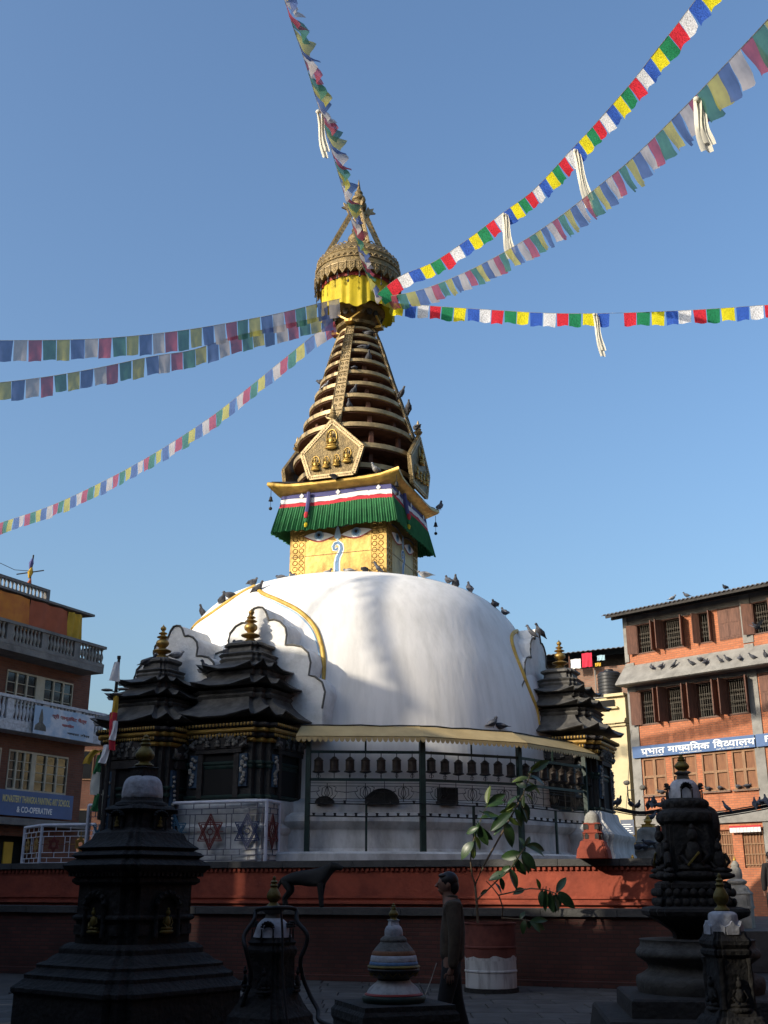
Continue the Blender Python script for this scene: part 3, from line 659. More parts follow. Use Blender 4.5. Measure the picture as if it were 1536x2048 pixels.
for s in (-1, 1):
    lot.tube([(s * .02, 0, -.13), (s * .11, 0, -.05), (s * .10, 0, .08), (s * .03, 0, .12)], .008, 4); lot.tube([(0, 0, -.13), (s * .05, 0, -.02), (s * .01, 0, .12)], .008, 4)
    lot.tube([(s * .12, 0, .13), (s * .19, 0, .10), (s * .16, 0, .03), (s * .22, 0, 0), (s * .17, 0, -.08), (s * .10, 0, -.14)], .007, 4); lot.tube([(s * .16, 0, .03), (s * .3, 0, .01), (s * .45, 0, 0)], .006, 4)
lot.tube([(0, 0, -.19), (0, 0, .19)], .008, 4)
lot = lot.mesh('lotus_ironwork', MATS['iron'], 60)
lamp_me = MB().lathe([(.015, 0), (.03, .01), (.022, .03), (.035, .055), (.03, .06)], 8).mesh('lamp_cup', MATS['iron'])
for i in range(4):
    a, b = PP[i], PP[i + 1]; d = (b - a).normalized(); rz = math.atan2(d.y, d.x)
    for z, w in ((Zr1, .055), (Zr2, .055)): MB().bar(a + Vector((0, 0, z)), b + Vector((0, 0, z)), .045, w).build('rail', MATS['green_paint'], fr, 0)
    for z in (3.66, 3.60, 3.34, 3.29): MB().bar(a + Vector((0, 0, z)), b + Vector((0, 0, z)), .010).build('thin_rail', MATS['iron'], fr, 0)
    for z in (3.24, 2.99):
        o = d.cross(Vector((0, 0, 1))) * .10; MB().tube([a + o + Vector((0, 0, z)), (a + b) / 2 + o + Vector((0, 0, z - .015)), b + o + Vector((0, 0, z + .005))], .014, 5).build('lamp_rod', MATS['iron'], fr)
        n = 11 if z < 3.1 else 5
        for j in range(n):
            link('lamp_cup', lamp_me, fr, a + (b - a) * ((j + .6) / n) + o + Vector((0, 0, z)))
    if i < 3:
        mid = (a + b) / 2; vpost(mid + d * .02, Zb, 3.25, .045, 'short_post')
        MB().tube([mid + Vector((0, 0, Zr1)), mid + Vector((0, 0, Zc + .02))], .022, 5).build('canopy_stay', MATS['green_paint'], fr)
    n = 7 if i < 3 else 3
    for j in range(n):
        p = a + (b - a) * ((j + .65) / (n + .3)) + Vector((0, 0, 3.90 + rnd.uniform(-.01, .01)))
        w = link('prayer_wheel', wheel_me, fr, p, (0, 0, rnd.uniform(0, 3))); link('hanger_rod', wrod, w); link('wheel_foot', wft, w)
    n = 3 if i < 3 else 1
    for j in range(n):
        link('lotus_ironwork', lot, fr, a + (b - a) * ((j + .5) / n) + Vector((0, 0, 3.47)), (0, 0, rz)); q = a + (b - a) * ((j + 1) / n)
        if j < n - 1: MB().bar(q + Vector((0, 0, 3.29)), q + Vector((0, 0, 3.7)), .012).build('upright', MATS['iron'], fr, 0)
# canopy in sheets with scalloped fringe
cp = [PP[0] * .99 + (PP[0] - PP[1]).normalized() * .22] + PP[1:4] + [PP[4]]
for i in range(4):
    a, b = cp[i], cp[i + 1]; oa, ob = a.normalized() * .30, b.normalized() * .30; n = 6
    A, B = [], []
    for j in range(n + 1):
        t = j / n; A.append(a + oa + (b + ob - a - oa) * t + Vector((0, 0, Zc + .02))); B.append((a - oa * .6) + (b - ob * .6 - a + oa * .6) * t + Vector((0, 0, Zc + .29 + rnd.uniform(-.008, .008))))
    m = MB(); m.loft([A, B, [q + Vector((0, 0, .02)) for q in B], [q + Vector((0, 0, .02)) for q in A]], cap=False, close=False); cs = m.build('canopy_sheet', MATS['canopy_gold'], fr, 0)
    L = (B[-1] - B[0]).length
    m = MB()
    N = int((A[-1] - A[0]).length / .11); dd = (A[-1] - A[0]) / N
    for j in range(N):
        p = A[0] + dd * j; pts = [p, p + dd, p + dd * .95 + Vector((0, 0, -.05)), p + dd * .75 + Vector((0, 0, -.09)), p + dd * .5 + Vector((0, 0, -.105)), p + dd * .25 + Vector((0, 0, -.09)), p + dd * .05 + Vector((0, 0, -.05))]
        o = oa.normalized() * .006; m.loft([[q - o for q in pts], [q + o for q in pts]])
    m.build('scalloped_fringe', MATS['canopy_gold'], cs, 0, kind='stuff')
    m = MB(); m.tube([q + Vector((0, 0, .03 + .008 * (j % 2))) for j, q in enumerate(B)], .016, 5); m.build('canopy_ridge', MATS['iron'], cs)
# soot-dark lunettes in the drum wall, small white piers
for px, py, w, h in ((762, 1603, .36, .30), (652, 1604, .20, .14), (905, 1603, .20, .34)):
    p = at(px, py, 24.35); q = p - Vector((CX, CY, 0)); a = math.atan2(q.y, q.x); r = 5.83
    m = MB(); m.M = Matrix.Translation((CX, CY, 0)) @ Matrix.Rotation(a + PI / 2, 4, 'Z')
    if py == 1603 and w < .3: m.prism([(-w, 3.28), (w, 3.28), (w, 3.28 + h), (-w, 3.28 + h)], -r - .12, -r + .1)
    else: m.prism([(w * cos(k * PI / 12), 3.28 + h * sin(k * PI / 12)) for k in range(13)], -r - .14, -r + .1)
    tag(m.build('niche_stone', MATS['stone_dark'], None, 30), 'mossy dark %s stone on the white drum behind the prayer wheels' % ('arched', 'small rounded', 'squarish')[(762, 652, 905).index(px)], 'stone')
for px in (632, 720, 868):
    p = onz(px, 1712, 2.28); tag(MB().box((0, 0, .11), (.16, .13, .22), 0, .92).build('white_pier', MATS['base_white'], None, 0, p), {632: 'stubby whitewashed pier beside the end post near the front shrine', 720: 'stubby whitewashed pier beside the first short post of the arcade', 868: 'stubby whitewashed pier beside the thick green post of the arcade'}[px], 'pier', 'whitewashed piers')

# ------------------------------------------------------------------ white railings with six-pointed stars
def on_front(px, ly, py=1660):                      # point of the vertical plane parallel to the plinth front
    n = Vector((sin(ROT), -cos(ROT), 0)); p0 = ploc(0, ly); d = ray(px, py); t = (p0 - Vector((0, 0, EYE))).dot(n) / d.dot(n); p = Vector((0, 0, EYE)) + d * t
    return Vector((p.x, p.y, 0))
def star(m, c, r, w):
    for s in (1, -1):
        for q in (1.0, .80):
            P = [Vector((c[0] + r * q * sin(k * 2 * PI / 3) * .88, 0, c[1] + s * r * q * cos(k * 2 * PI / 3))) for k in range(3)]
            for k in range(3): m.bar(P[k], P[(k + 1) % 3], w)
    m.tube([(c[0] + .06 * cos(k * PI / 6), 0, c[1] + .06 * sin(k * PI / 6)) for k in range(13)], .011, 4)
    for k in range(4):
        a = k * PI / 2; m.bar((c[0] + .07 * cos(a), 0, c[1] + .07 * sin(a)), (c[0] + .30 * cos(a), 0, c[1] + .30 * sin(a)), .014)
def railing(name, label, P, z0, h, stars, lat='white_paint'):
    t = thing(name, label, 'railing', P[0] + Vector((0, 0, z0)), 0, 'white star railings')
    for i, p in enumerate(P):
        q = p - P[0]; MB().lathe([(.035, 0), (.035, h + .01), (.0, h + .02)], 10, q).build('post', MATS['white_paint'], t)
    for i in range(len(P) - 1):
        a, b = P[i] - P[0], P[i + 1] - P[0]; L = (b - a).length; rz = math.atan2((b - a).y, (b - a).x); sp = empty('panel', a, rz, t)
        MB().tube([(0, 0, h), (L, 0, h)], .034, 8).build('top_rail', MATS['white_paint'], sp)
        m = MB(); zs = [.03, .13, .24, h - .24, h - .13, h - .02]
        for z in zs: m.bar((0, 0, z), (L, 0, z), .016)
        n = max(1, round(L / .78)); w = L / n
        for r0, z in enumerate((.03, .13, h - .24, h - .13)):
            k = 0; x = .18 + .17 * (r0 % 2)
            while x < L: m.bar((x, 0, z), (x, 0, z + .11), .014); x += .36
        for k in range(n):
            for x in (k * w + .06, (k + 1) * w - .06): m.bar((x, 0, .24), (x, 0, h - .24), .014)
            for z in (.46, .68): m.bar((k * w - .055, 0, z), (k * w + .055, 0, z), .012)
        m.build('lattice', MATS[lat], sp, 0, kind='stuff')
        for k in range(n):
            cm = stars[(i * 3 + k) % len(stars)]; m = MB(); star(m, ((k + .5) * w, h / 2), (h - .5) * .5 * 1.06 if w > .6 else .33, .020)
            if w < .6: m.v = [Vector(((v.x - (k + .5) * w) * (w / .72) + (k + .5) * w, v.y, v.z)) for v in m.v]
            m.build('star', MATS[cm], sp, 0)
    return t
A = on_front(532, -7.08); B = on_front(174, -7.08); back = Vector((-sin(ROT), cos(ROT), 0))
mat('star_red', (.16, .03, .025), .5, 0, var=.1); mat('star_blue', (.03, .045, .11), .5, 0, var=.1); mat('star_gold', (.30, .17, .03), .5, 0, var=.1); mat('star_cyan', (.05, .14, .22), .5, 0, var=.1)
railing('star_railing', 'long white iron railing with coloured six-pointed stars before the front shrine', [B, A, A + back * .62], 2.08, 1.17, ['star_cyan', 'star_blue', 'star_cyan', 'star_red', 'star_blue', 'star_gold'], 'lattice_shaded')
c = onz(52, 1722, 2.08); c2 = onz(86, 1722, 2.08) ; c3 = onz(180, 1716, 2.08) + Vector((0, .8, 0))
c = on_front(50, -5.6); c2 = on_front(84, -6.4); c3 = on_front(190, -6.3)
railing('star_railing', 'short white star railing with red and yellow stars at the terrace corner', [c, c2, c3], 2.08, .82, ['star_gold', 'star_gold', 'star_gold', 'star_red', 'star_gold', 'star_red'])
# ------------------------------------------------------------------ houses round the square
class Facade:
    def __init__(s, o, rz):
        s.o = Vector((o[0], o[1], 0)); s.rz = rz; s.ux = Vector((cos(rz), sin(rz), 0)); s.n = Vector((sin(rz), -cos(rz), 0))
    def pt(s, px, py, off=0.0):                    # pixel on the facade plane (pushed out by off) -> local x, z
        d = ray(px, py); t = (s.o + s.n * off - Vector((0, 0, EYE))).dot(s.n) / d.dot(s.n); p = Vector((0, 0, EYE)) + d * t
        return (p - s.o).dot(s.ux), p.z
    def world(s, x, off, z): return s.o + s.ux * x + s.n * off + Vector((0, 0, z))
def text_mesh(body, mt, h=None, w=None, bold=.012, name='lettering'):
    c = bpy.data.curves.new('t', 'FONT'); c.body = body; c.size = 1; c.offset = bold; c.extrude = .004; c.resolution_u = 3
    o = bpy.data.objects.new('t', c); col.objects.link(o); bpy.context.view_layer.update()
    me = bpy.data.meshes.new_from_object(o); bpy.data.objects.remove(o); bpy.data.curves.remove(c)
    me.name = name; me.materials.clear(); me.materials.append(mt); return me
def bounds(me):
    xs = [v.co.x for v in me.vertices]; ys = [v.co.y for v in me.vertices]; return min(xs), max(xs), min(ys), max(ys)
def put_text(me, parent, x, y, z, w, h=None, name='lettering'):
    x0, x1, y0, y1 = bounds(me); k = w / (x1 - x0); kz = h / (y1 - y0) if h else k
    for v in me.vertices:
        a, b, c = v.co; v.co = ((a - x0) * k, -c, (b - y0) * kz)
    return link(name, me, parent, (x, y, z))
def deva(runs, mt):                                # lay out runs of unshaped glyphs; ('ch', dx, sx, cut)
    bmj = bmesh.new(); x = 0
    for r in runs:
        if r == ' ': x += .30; continue
        s, dx, sx, cut, rak = r
        me = text_mesh(s, mt, bold=.009 if 'भ' in s else .020)
        x0, x1, y0, y1 = bounds(me); b = bmesh.new(); b.from_mesh(me); bpy.data.meshes.remove(me)
        if cut: bmesh.ops.bisect_plane(b, geom=b.verts[:] + b.edges[:] + b.faces[:], plane_co=(x1 - cut, 0, 0), plane_no=(1, 0, 0), clear_outer=True); x1 -= cut
        for v in b.verts: v.co.x = x + dx + (v.co.x - x0) * sx
        tm = bpy.data.meshes.new('t'); b.to_mesh(tm); b.free(); bmj.from_mesh(tm); bpy.data.meshes.remove(tm)
        if rak:
            a = x + dx + (x1 - x0) * .62
            vs = [bmj.verts.new(p) for p in ((a, .20, .003), (a, .12, .003), (a - .26, .0, .003), (a - .28, .06, .003))]; bmj.faces.new(vs)
        x += dx + (x1 - x0) * sx - .035
    me = bpy.data.meshes.new('lettering'); bmj.to_mesh(me); bmj.free(); me.materials.append(mt); return me
SCHOOL = [('प', 0, 1, 0, 1), ('भात', 0, 1, 0, 0), ' ', ('मा', 0, 1, 0, 0), ('ध', 0, 1, .13, 0), ('यिमक', 0, 1, 0, 0), ' ', ('िव', 0, 1, 0, 0), ('द', 0, .95, 0, 0), ('य', -.14, 1, 0, 0), ('ालय', 0, 1, 0, 0)]
mat('grille', (.11, .095, .075), .6, .3, var=.15)
def grille_mesh(w, h):
    m = MB(); n = max(4, int(w / .09))
    for i in range(n + 1): m.bar((w * i / n, 0, 0), (w * i / n, 0, h), .012)
    for fz in (.30, .62):
        z = h * fz
        for i in range(n): m.tube([(w * (i + .5) / n + .05 * cos(k * PI / 3), -.012, z + .07 * sin(k * PI / 3)) for k in range(7)], .009, 4)
        for dz in (-.10, .10): m.bar((0, -.01, z + dz), (w, -.01, z + dz), .010)
    for z in (.02, h - .02): m.bar((0, 0, z), (w, 0, z), .03)
    return m.mesh('grille', MATS['grille'], 0)
def shutter(w, h, parent, hinge, ang, name='shutter', mt='shutter_wood'):     # leaf hinged at its left edge, opening by ang
    m = MB(); m.bx(0, w, -.02, .02, 0, h); o = m.build(name, MATS[mt], parent, 0, hinge, (0, 0, ang))
    for z0, z1 in ((.06, .48 * h), (.52 * h, h - .06)):
        q = MB(); q.stack([(1, 0)], sq) if False else q.bx(.05, w - .05, -.032, -.021, z0, z1); q.build('shutter_panel', MATS[mt], o, 0)
    return o
# --- brick school on the right
SC = Facade((10.17, 46.0), math.atan2(-.72, .69))
school = thing('school_building', 'three-storey brick school with brown shutters and a blue name board', 'building', (10.17, 46.0, 0), SC.rz)
X1 = 9.0
def sp(px, py, off=0): return SC.pt(px, py, off)
zT0, zT1 = sp(1292, 1307)[1], sp(1292, 1246)[1]          # top-floor openings
zM0, zM1 = sp(1298, 1450)[1], sp(1298, 1379)[1]
zL0, zL1 = sp(1310, 1590)[1], sp(1310, 1516)[1]
zD0, zD1 = sp(1508, 1736)[1], sp(1508, 1658)[1]
top = [(sp(a, 1280)[0], sp(b, 1280)[0]) for a, b in ((1274, 1311), (1327, 1369), (1399, 1427), (1440, 1487), (1510, 1552))]
mid = [(sp(a, 1410)[0], sp(b, 1410)[0]) for a, b in ((1281, 1318), (1333, 1378), (1392, 1438), (1454, 1499), (1524, 1570))]
low = [(sp(a, 1550)[0], sp(b, 1550)[0]) for a, b in ((1287, 1333), (1345, 1395), (1406, 1458), (1467, 1515), (1540, 1590))]
dor = [(sp(a, 1690)[0], sp(b, 1690)[0]) for a, b in ((1318, 1345), (1432, 1466), (1486, 1530))]
def wall_band(z0, z1, ops, mt, parent, x0=0.0, x1=X1, th=.30):
    xs = [x0] + [q for o in ops for q in o] + [x1]
    for i in range(0, len(xs), 2):
        if xs[i + 1] - xs[i] > .02: MB().bx(xs[i], xs[i + 1], 0, th, z0, z1).build('brick_wall', MATS[mt], parent, 0)
roofz = sp(1285, 1229)[1]
zL = sp(1285, 1343, .75)[1]
wall_band(0, zD0, [], 'school_brick', school); wall_band(zD0, zD1, dor, 'school_brick', school); wall_band(zD1, zL0, [], 'school_brick', school)
wall_band(zL0, zL1, low, 'school_brick', school); wall_band(zL1, zM0, [], 'school_brick', school); wall_band(zM0, zM1, mid, 'school_brick', school)
wall_band(zM1, zT0, [], 'school_brick', school); wall_band(zT0, zT1, top, 'school_brick', school); wall_band(zT1, roofz + .05, [], 'concrete_dark', school)
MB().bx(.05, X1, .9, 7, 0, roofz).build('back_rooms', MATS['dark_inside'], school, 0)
MB().bx(-.02, .28, .30, 7, 0, roofz).build('side_wall', MATS['concrete'], school, 0)
for a, b in ((-.04, sp(1286, 1550)[0] - .02), (sp(1516, 1550)[0], sp(1536, 1550)[0]), (6.9, 7.3)):
    MB().bx(a, b, -.05, .2, 0, zT0 - .3).build('concrete_column', MATS['concrete'], school, 0)
MB().bx(sp(1487, 1280)[0], sp(1508, 1280)[0], -.05, .2, zT0 - .25, roofz).build('concrete_column', MATS['concrete'], school, 0)
MB().bx(-.04, .16, -.05, .2, zT0 - .25, roofz).build('concrete_column', MATS['concrete'], school, 0)
# sloping concrete sunshade between upper floors
za, zb_ = sp(1290, 1322)[1], sp(1290, 1358, .75)[1]
m = MB(); m.loft([[(x, 0.1, za), (x, -.75, zb_), (x, -.78, zb_ - .08), (x, -.70, zb_ - .12), (x, .1, zb_ - .1)] for x in (-.12, X1)]); m.build('sunshade', MATS['concrete'], school, 0)
MB().bx(-.02, X1, -.04, .1, zM1 + .02, zb_ - .12).build('lintel_beam', MATS['concrete_dark'], school, 0)
zc0, zc1 = sp(1480, 1645)[1], sp(1480, 1622)[1]
MB().bx(-.04, X1, -.12, .15, zc0, zc1).build('concrete_band', MATS['concrete'], school, 0)
# corrugated roof edge
m = MB(); rings = []
for y, z in ((-.95, roofz + .02), (-.95, roofz + .05), (7.2, roofz + .95), (7.2, roofz + .92)):
    rings.append([(-.45 + i * .05, y, z + .02 * (1 if (i // 2) % 2 else -1)) for i in range(190)])
m.loft(rings, cap=False, close=False); m.build('corrugated_roof', MATS['roof_sheet'], school, 0)
MB().bx(-.3, X1, -.9, -.84, roofz - .10, roofz).build('fascia', MATS['soot'], school, 0)
MB().bx(-.3, X1, -.5, -.42, roofz - .12, roofz + .02).build('purlin', MATS['soot'], school, 0)
def window_open(a, b, z0, z1, left, right, closed=False, parent=school, mt='shutter_wood'):
    w, h = b - a, z1 - z0
    f = MB()
    f.bx(a, a + .05, -.02, .1, z0, z1); f.bx(b - .05, b, -.02, .1, z0, z1); f.bx(a + .05, b - .05, -.02, .1, z0, z0 + .05); f.bx(a + .05, b - .05, -.02, .1, z1 - .05, z1)
    f = f.build('window_frame', MATS[mt], parent, 0)
    if closed:
        shutter(w / 2 - .03, h - .1, f, (a + .03, -.01, z0 + .05), 0); shutter(w / 2 - .03, h - .1, f, (a + w / 2 + .005, -.01, z0 + .05), 0); return
    link('window_grille', grille_mesh(w - .1, h - .1), f, (a + .05, .12, z0 + .05))
    lw = w / 2 - .02
    if left is not None: shutter(lw, h - .06, f, (a + .02, -.03, z0 + .03), -R(left))
    if right is not None:
        o = shutter(lw, h - .06, f, (b - .02, -.03, z0 + .03), R(180 + right))
for i, (a, b) in enumerate(top): window_open(a, b, zT0, zT1, [150, 100, 118, 0, 150][i], [102, 110, 100, 0, 100][i], closed=(i == 3))
for i, (a, b) in enumerate(mid): window_open(a, b, zM0, zM1, [155, 100, 98, 96, 0][i], [96, 94, 97, 112, 0][i], closed=(i == 4))
def casement(a, b, z0, z1, parent, mt='window_wood', pm='panel_wood'):
    f = MB(); w = .055
    f.bx(a, a + w, -.01, .12, z0, z1); f.bx(b - w, b, -.01, .12, z0, z1); f.bx(a + w, b - w, -.01, .12, z0, z0 + w); f.bx(a + w, b - w, -.01, .12, z1 - w, z1)
    c, zm = (a + b) / 2, z0 + (z1 - z0) * .50
    f.bx(c - .06, c + .06, -.005, .11, z0 + w, z1 - w)
    for x0, x1 in ((a + w, c - .06), (c + .06, b - w)): f.bx(x0, x1, .0, .11, zm - .045, zm + .045)
    f = f.build('window_frame', MATS[mt], parent, 0)
    for x0, x1 in ((a + w, c - .06), (c + .06, b - w)):
        for q0, q1 in ((z0 + w, zm - .045), (zm + .045, z1 - w)): MB().bx(x0 + .004, x1 - .004, .06, .09, q0 + .004, q1 - .004).build('window_panel', MATS[pm], f, 0)
    MB().bx(a - .05, b + .05, -.10, .02, z0 - .07, z0 - .003).build('sill', MATS['old_brick'], f, 0)
for a, b in low: casement(a, b, zL0, zL1, school)
for a, b in dor:
    f = MB(); f.bx(a, b, .10, .14, zD0, zD1); f = f.build('door', MATS['panel_wood'], school, 0)
    m = MB(); n = 7
    for i in range(n): m.bx(a + (b - a) * (i + .2) / n, a + (b - a) * (i + .45) / n, .07, .1, zD0 + .05, zD1 - .05)
    for k in range(4): m.bx(a, b, .05, .072, zD0 + .1 + k * (zD1 - zD0 - .2) / 3.2, zD0 + .14 + k * (zD1 - zD0 - .2) / 3.2)
    m.build('door_bars', MATS['window_wood'], f, 0, kind='stuff')
for a, b in ((sp(1464, 1656)[0], sp(1526, 1650)[0]), (sp(1318, 1650)[0], sp(1346, 1650)[0])):
    n = 9; z0 = sp(1490, 1665)[1]; va = MB().bx(a, b, -.2, -.16, z0 + .18, z0 + .24).build('door_valance', MATS['cloth_red'], school, 0)
    for k in range(n): MB().bx(a + (b - a) * k / n + .006, a + (b - a) * (k + 1) / n - .006, -.195, -.185, z0, z0 + .17).build('valance_flap', MATS['cloth_white'], va, 0)
# name board
b0, zb0 = sp(1267, 1517, .1); b1 = sp(1514, 1517, .1)[0]; zb1 = sp(1267, 1494, .1)[1]
sign = tag(MB().bx(b0, b1, -.14, -.10, zb0, zb1).build('name_board', MATS['sign_blue'], None, 0, SC.o, (0, 0, SC.rz)), 'long blue board with white Devanagari lettering on the brick school', 'sign')
x0, x1 = sp(1282, 1500, .15)[0], sp(1511, 1490, .15)[0]; hh = zb1 - zb0
put_text(deva(SCHOOL, MATS['sign_white']), sign, x0, -.146, zb0 + hh * .18, x1 - x0, hh * .76)
for q0, q1, s in ((1291, 1326, 'काठमाण्डौ'), (1358, 1404, 'पक्नाजोल'), (1433, 1500, 'श्री घः विहार नघल टोल')):
    put_text(text_mesh(s, MATS['sign_white'], bold=.01), sign, sp(q0, 1505, .15)[0], -.146, zb0 + hh * .03, sp(q1, 1505, .15)[0] - sp(q0, 1505, .15)[0], hh * .13)
s2 = tag(MB().bx(b1 + .05, b1 + 4, -.14, -.10, zb0, zb1).build('name_board', MATS['sign_blue'], None, 0, SC.o, (0, 0, SC.rz)), 'blue board with white Latin letters beginning beside the Devanagari board', 'sign')
put_text(text_mesh('P', MATS['sign_white'], bold=.02), s2, b1 + .42, -.146, zb0 + hh * .32, .26, hh * .5)

# --- cream house with water tank
CH = Facade((10.09, 46.5), R(-38))
cream = thing('cream_house', 'narrow cream plastered house with moulded cornice beside the brick school', 'building', (10.09, 46.5, 0), CH.rz)
cz = CH.pt(1240, 1392)[1]; c1z = CH.pt(1240, 1452)[1]
MB().bx(-5.5, -.02, 0, 6, 0, c1z).build('wall', MATS['cream_wall'], cream, 0)
MB().bx(-1.9, -.02, .05, 6, c1z + .2, cz).build('parapet', MATS['cream_wall'], cream, 0)
for z, w in ((c1z, .10), (c1z + .12, .2), (c1z + .22, .12)): MB().bx(-5.5, -.0, -w, 1, z, z + .09).build('cornice', MATS['cream_wall'], cream, 0)
for x in (-1.55, -.75): MB().bx(x, x + .3, -.16, .02, c1z + .09, c1z + .12).build('dentil', MATS['cream_wall'], cream, 0)
m = MB(); m.bx(-1.75, -1.45, -.08, .1, cz - .85, cz + .05); m.build('scroll_bracket', MATS['cream_wall'], cream, 0)
MB().bx(-1.2, -.5, -.02, .08, cz - .42, cz - .12).build('vent_opening', MATS['dark_inside'], cream, 0); MB().bx(-1.35, -.35, -.10, .02, cz - .5, cz - .42).build('vent_sill', MATS['cream_wall'], cream, 0)
MB().bx(-.9, .0, -.12, 1.2, cz, cz + .12).build('parapet_cap', MATS['cream_wall'], cream, 0)
MB().bx(-2.0, -.0, .0, 1.2, cz + .002, cz + .05).build('roof_edge', MATS['concrete_dark'], cream, 0)
p0, p1 = CH.pt(1208, 1674), CH.pt(1276, 1632)
MB().bx(-2.4, -.02, -.06, .02, 0, p0[1]).build('dado', MATS['cream_wall'], cream, 0)
def quad_sign(name, label, cat, Fc, px0, py0, px1, py1, off, mt):
    a, z1 = Fc.pt(px0, py0, off); b, z0 = Fc.pt(px1, py1, off)
    return tag(MB().bx(a, b, -off - .03, -off, z0, z1).build(name, MATS[mt], None, 0, Fc.o, (0, 0, Fc.rz)), label, cat), a, b, z0, z1
mat('plaque_blue', (.10, .12, .17), .6, 0, var=.1)
o, a, b, z0, z1 = quad_sign('wall_plaque', 'small slate blue plaque with white lines on the cream house', 'plaque', CH, 1241, 1640, 1270, 1670, .03, 'plaque_blue')
for k in range(5): MB().bx(a + .06 + .04 * (k % 2), b - .06 - .08 * (k % 3), -.066, -.063, z0 + .08 + k * (z1 - z0 - .2) / 5, z0 + .11 + k * (z1 - z0 - .2) / 5).build('text_line', MATS['sign_white'], o, 0)
tk = thing('water_tank', 'ribbed black plastic water tank on the cream house roof', 'tank', CH.world(-1.02, -.75, cz + .05))
H = 1.22; Rr = .50
pr = [(Rr * .98, 0), (Rr, .04)]
for k in range(7):
    z = .06 + k * .145; pr += [(Rr, z), (Rr + .02, z + .02), (Rr + .02, z + .035), (Rr, z + .055)]
MB().lathe(pr + [(Rr, 1.07), (Rr * .85, 1.14), (Rr * .4, 1.19), (.0, 1.2)], 32).build('tank_body', MATS['plastic_black'], tk, 30)
MB().lathe([(.20, 1.15), (.20, 1.25), (.18, 1.27), (0, 1.28)], 16).build('lid', MATS['plastic_black'], tk)
for x in (-.6,): MB().tube([(x, .0, -.05), (x, 0, 1.25)], .025, 6).build('pipe', MATS['concrete'], tk)
# bracket lamp on the cream house
p = CH.pt(1256, 1590, .3); lt = thing('wall_lamp', 'twin-headed floodlight bracket on the cream house wall', 'lamp', CH.world(p[0], .3, p[1]), CH.rz)
MB().tube([(0, 0, -.25), (0, 0, .35)], .025, 6).build('stem', MATS['iron'], lt); MB().tube([(0, .3, -.15), (0, 0, -.15)], .02, 6).build('wall_arm', MATS['iron'], lt); MB().tube([(0, 0, .18), (.55, -.1, .2)], .02, 6).build('arm', MATS['iron'], lt)
for q in ((0, -.05, .48), (.72, -.12, .25)):
    m = MB(); m.ell(q, (.15, .11, .10)); m.build('lamp_head', MATS['stone_mid'], lt, 60)
# --- old brick house behind, with washing
BH = Facade((6.85, 51.8), R(-30))
bh = thing('old_brick_house', 'weathered brick house with corrugated roof behind the water tank', 'building', (6.85, 51.8, 0), BH.rz)
bz = BH.pt(1160, 1318)[1]; bx1 = BH.pt(1268, 1330)[0]
MB().bx(-2.0, bx1 + 1, 0, 5, 0, bz - 1.0).build('wall', MATS['old_brick'], bh, 0)
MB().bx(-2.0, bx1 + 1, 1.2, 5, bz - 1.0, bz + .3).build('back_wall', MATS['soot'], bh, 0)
MB().bx(-2.0, bx1 + 1, .1, .25, bz - 1.0, bz - .45).build('parapet', MATS['old_brick'], bh, 0)
m = MB(); m.loft([[(-1.2 + i * .06, y, z + .015 * (1 if (i // 2) % 2 else -1)) for i in range(int((bx1 + 2) / .06))] for y, z in ((-.3, bz + .28), (-.3, bz + .30), (5, bz + .9), (5, bz + .87))], cap=False, close=False); m.build('corrugated_roof', MATS['roof_sheet'], bh, 0)
for k in range(7): MB().bx(.1 + k * .36, .1 + k * .36 + .2, -.16, .0, bz - 2.0, bz - 1.78).build('corbel', MATS['old_brick'], bh, 0)
MB().bx(-2, bx1 + 1, -.12, 0, bz - 2.2, bz - 2.0).build('ledge', MATS['concrete_dark'], bh, 0)
for x in (.4, 2.0): MB().box((x, 0, bz - .2), (.06, .06, .9)).build('roof_post', MATS['spire_wood'], bh, 0)
a, z1 = BH.pt(1178, 1392); b, z0 = BH.pt(1199, 1404)
f = MB().bx(a, b, -.06, .0, z0, z1).build('window', MATS['cream_paint'], bh, 0); MB().bx(a + .08, b - .08, -.075, -.062, z0 + .05, z1 - .05).build('pane', MATS['glass_dark'], f, 0)
mat('cloth_crimson', (.55, .02, .05), .85, 0, var=.12); mat('cloth_sky', (.30, .45, .52), .85, 0, var=.12)
for nm, lab, a0, b0_, a1, b1_, mt in (('washing', 'crimson cloth hung out under the corrugated roof', 1163, 1307, 1185, 1333, 'cloth_crimson'), ('washing', 'white sheet hung out under the corrugated roof', 1141, 1319, 1162, 1336, 'cloth_white'), ('washing', 'pale blue cloth hung out under the corrugated roof', 1194, 1311, 1210, 1320, 'cloth_sky'), ('washing', 'yellow cloth hung over the old brick parapet', 1190, 1326, 1202, 1332, 'cloth_mustard')):
    xa, zt_ = BH.pt(a0, b0_, .5); xb, zb2 = BH.pt(a1, b1_, .5); m = MB(); n = 12
    m.loft([[(xa + (xb - xa) * i / n, -.5 + .03 * sin(i * 1.3 + t) * (t * .25), zt_ + (zb2 - zt_) * t / 4 - .01 * sin(i * .8)) for i in range(n + 1)] for t in range(5)], cap=False, close=False)
    tag(m.build(nm, MATS[mt], None, 60, BH.o, (0, 0, BH.rz)), lab, 'washing', 'washing on the line')

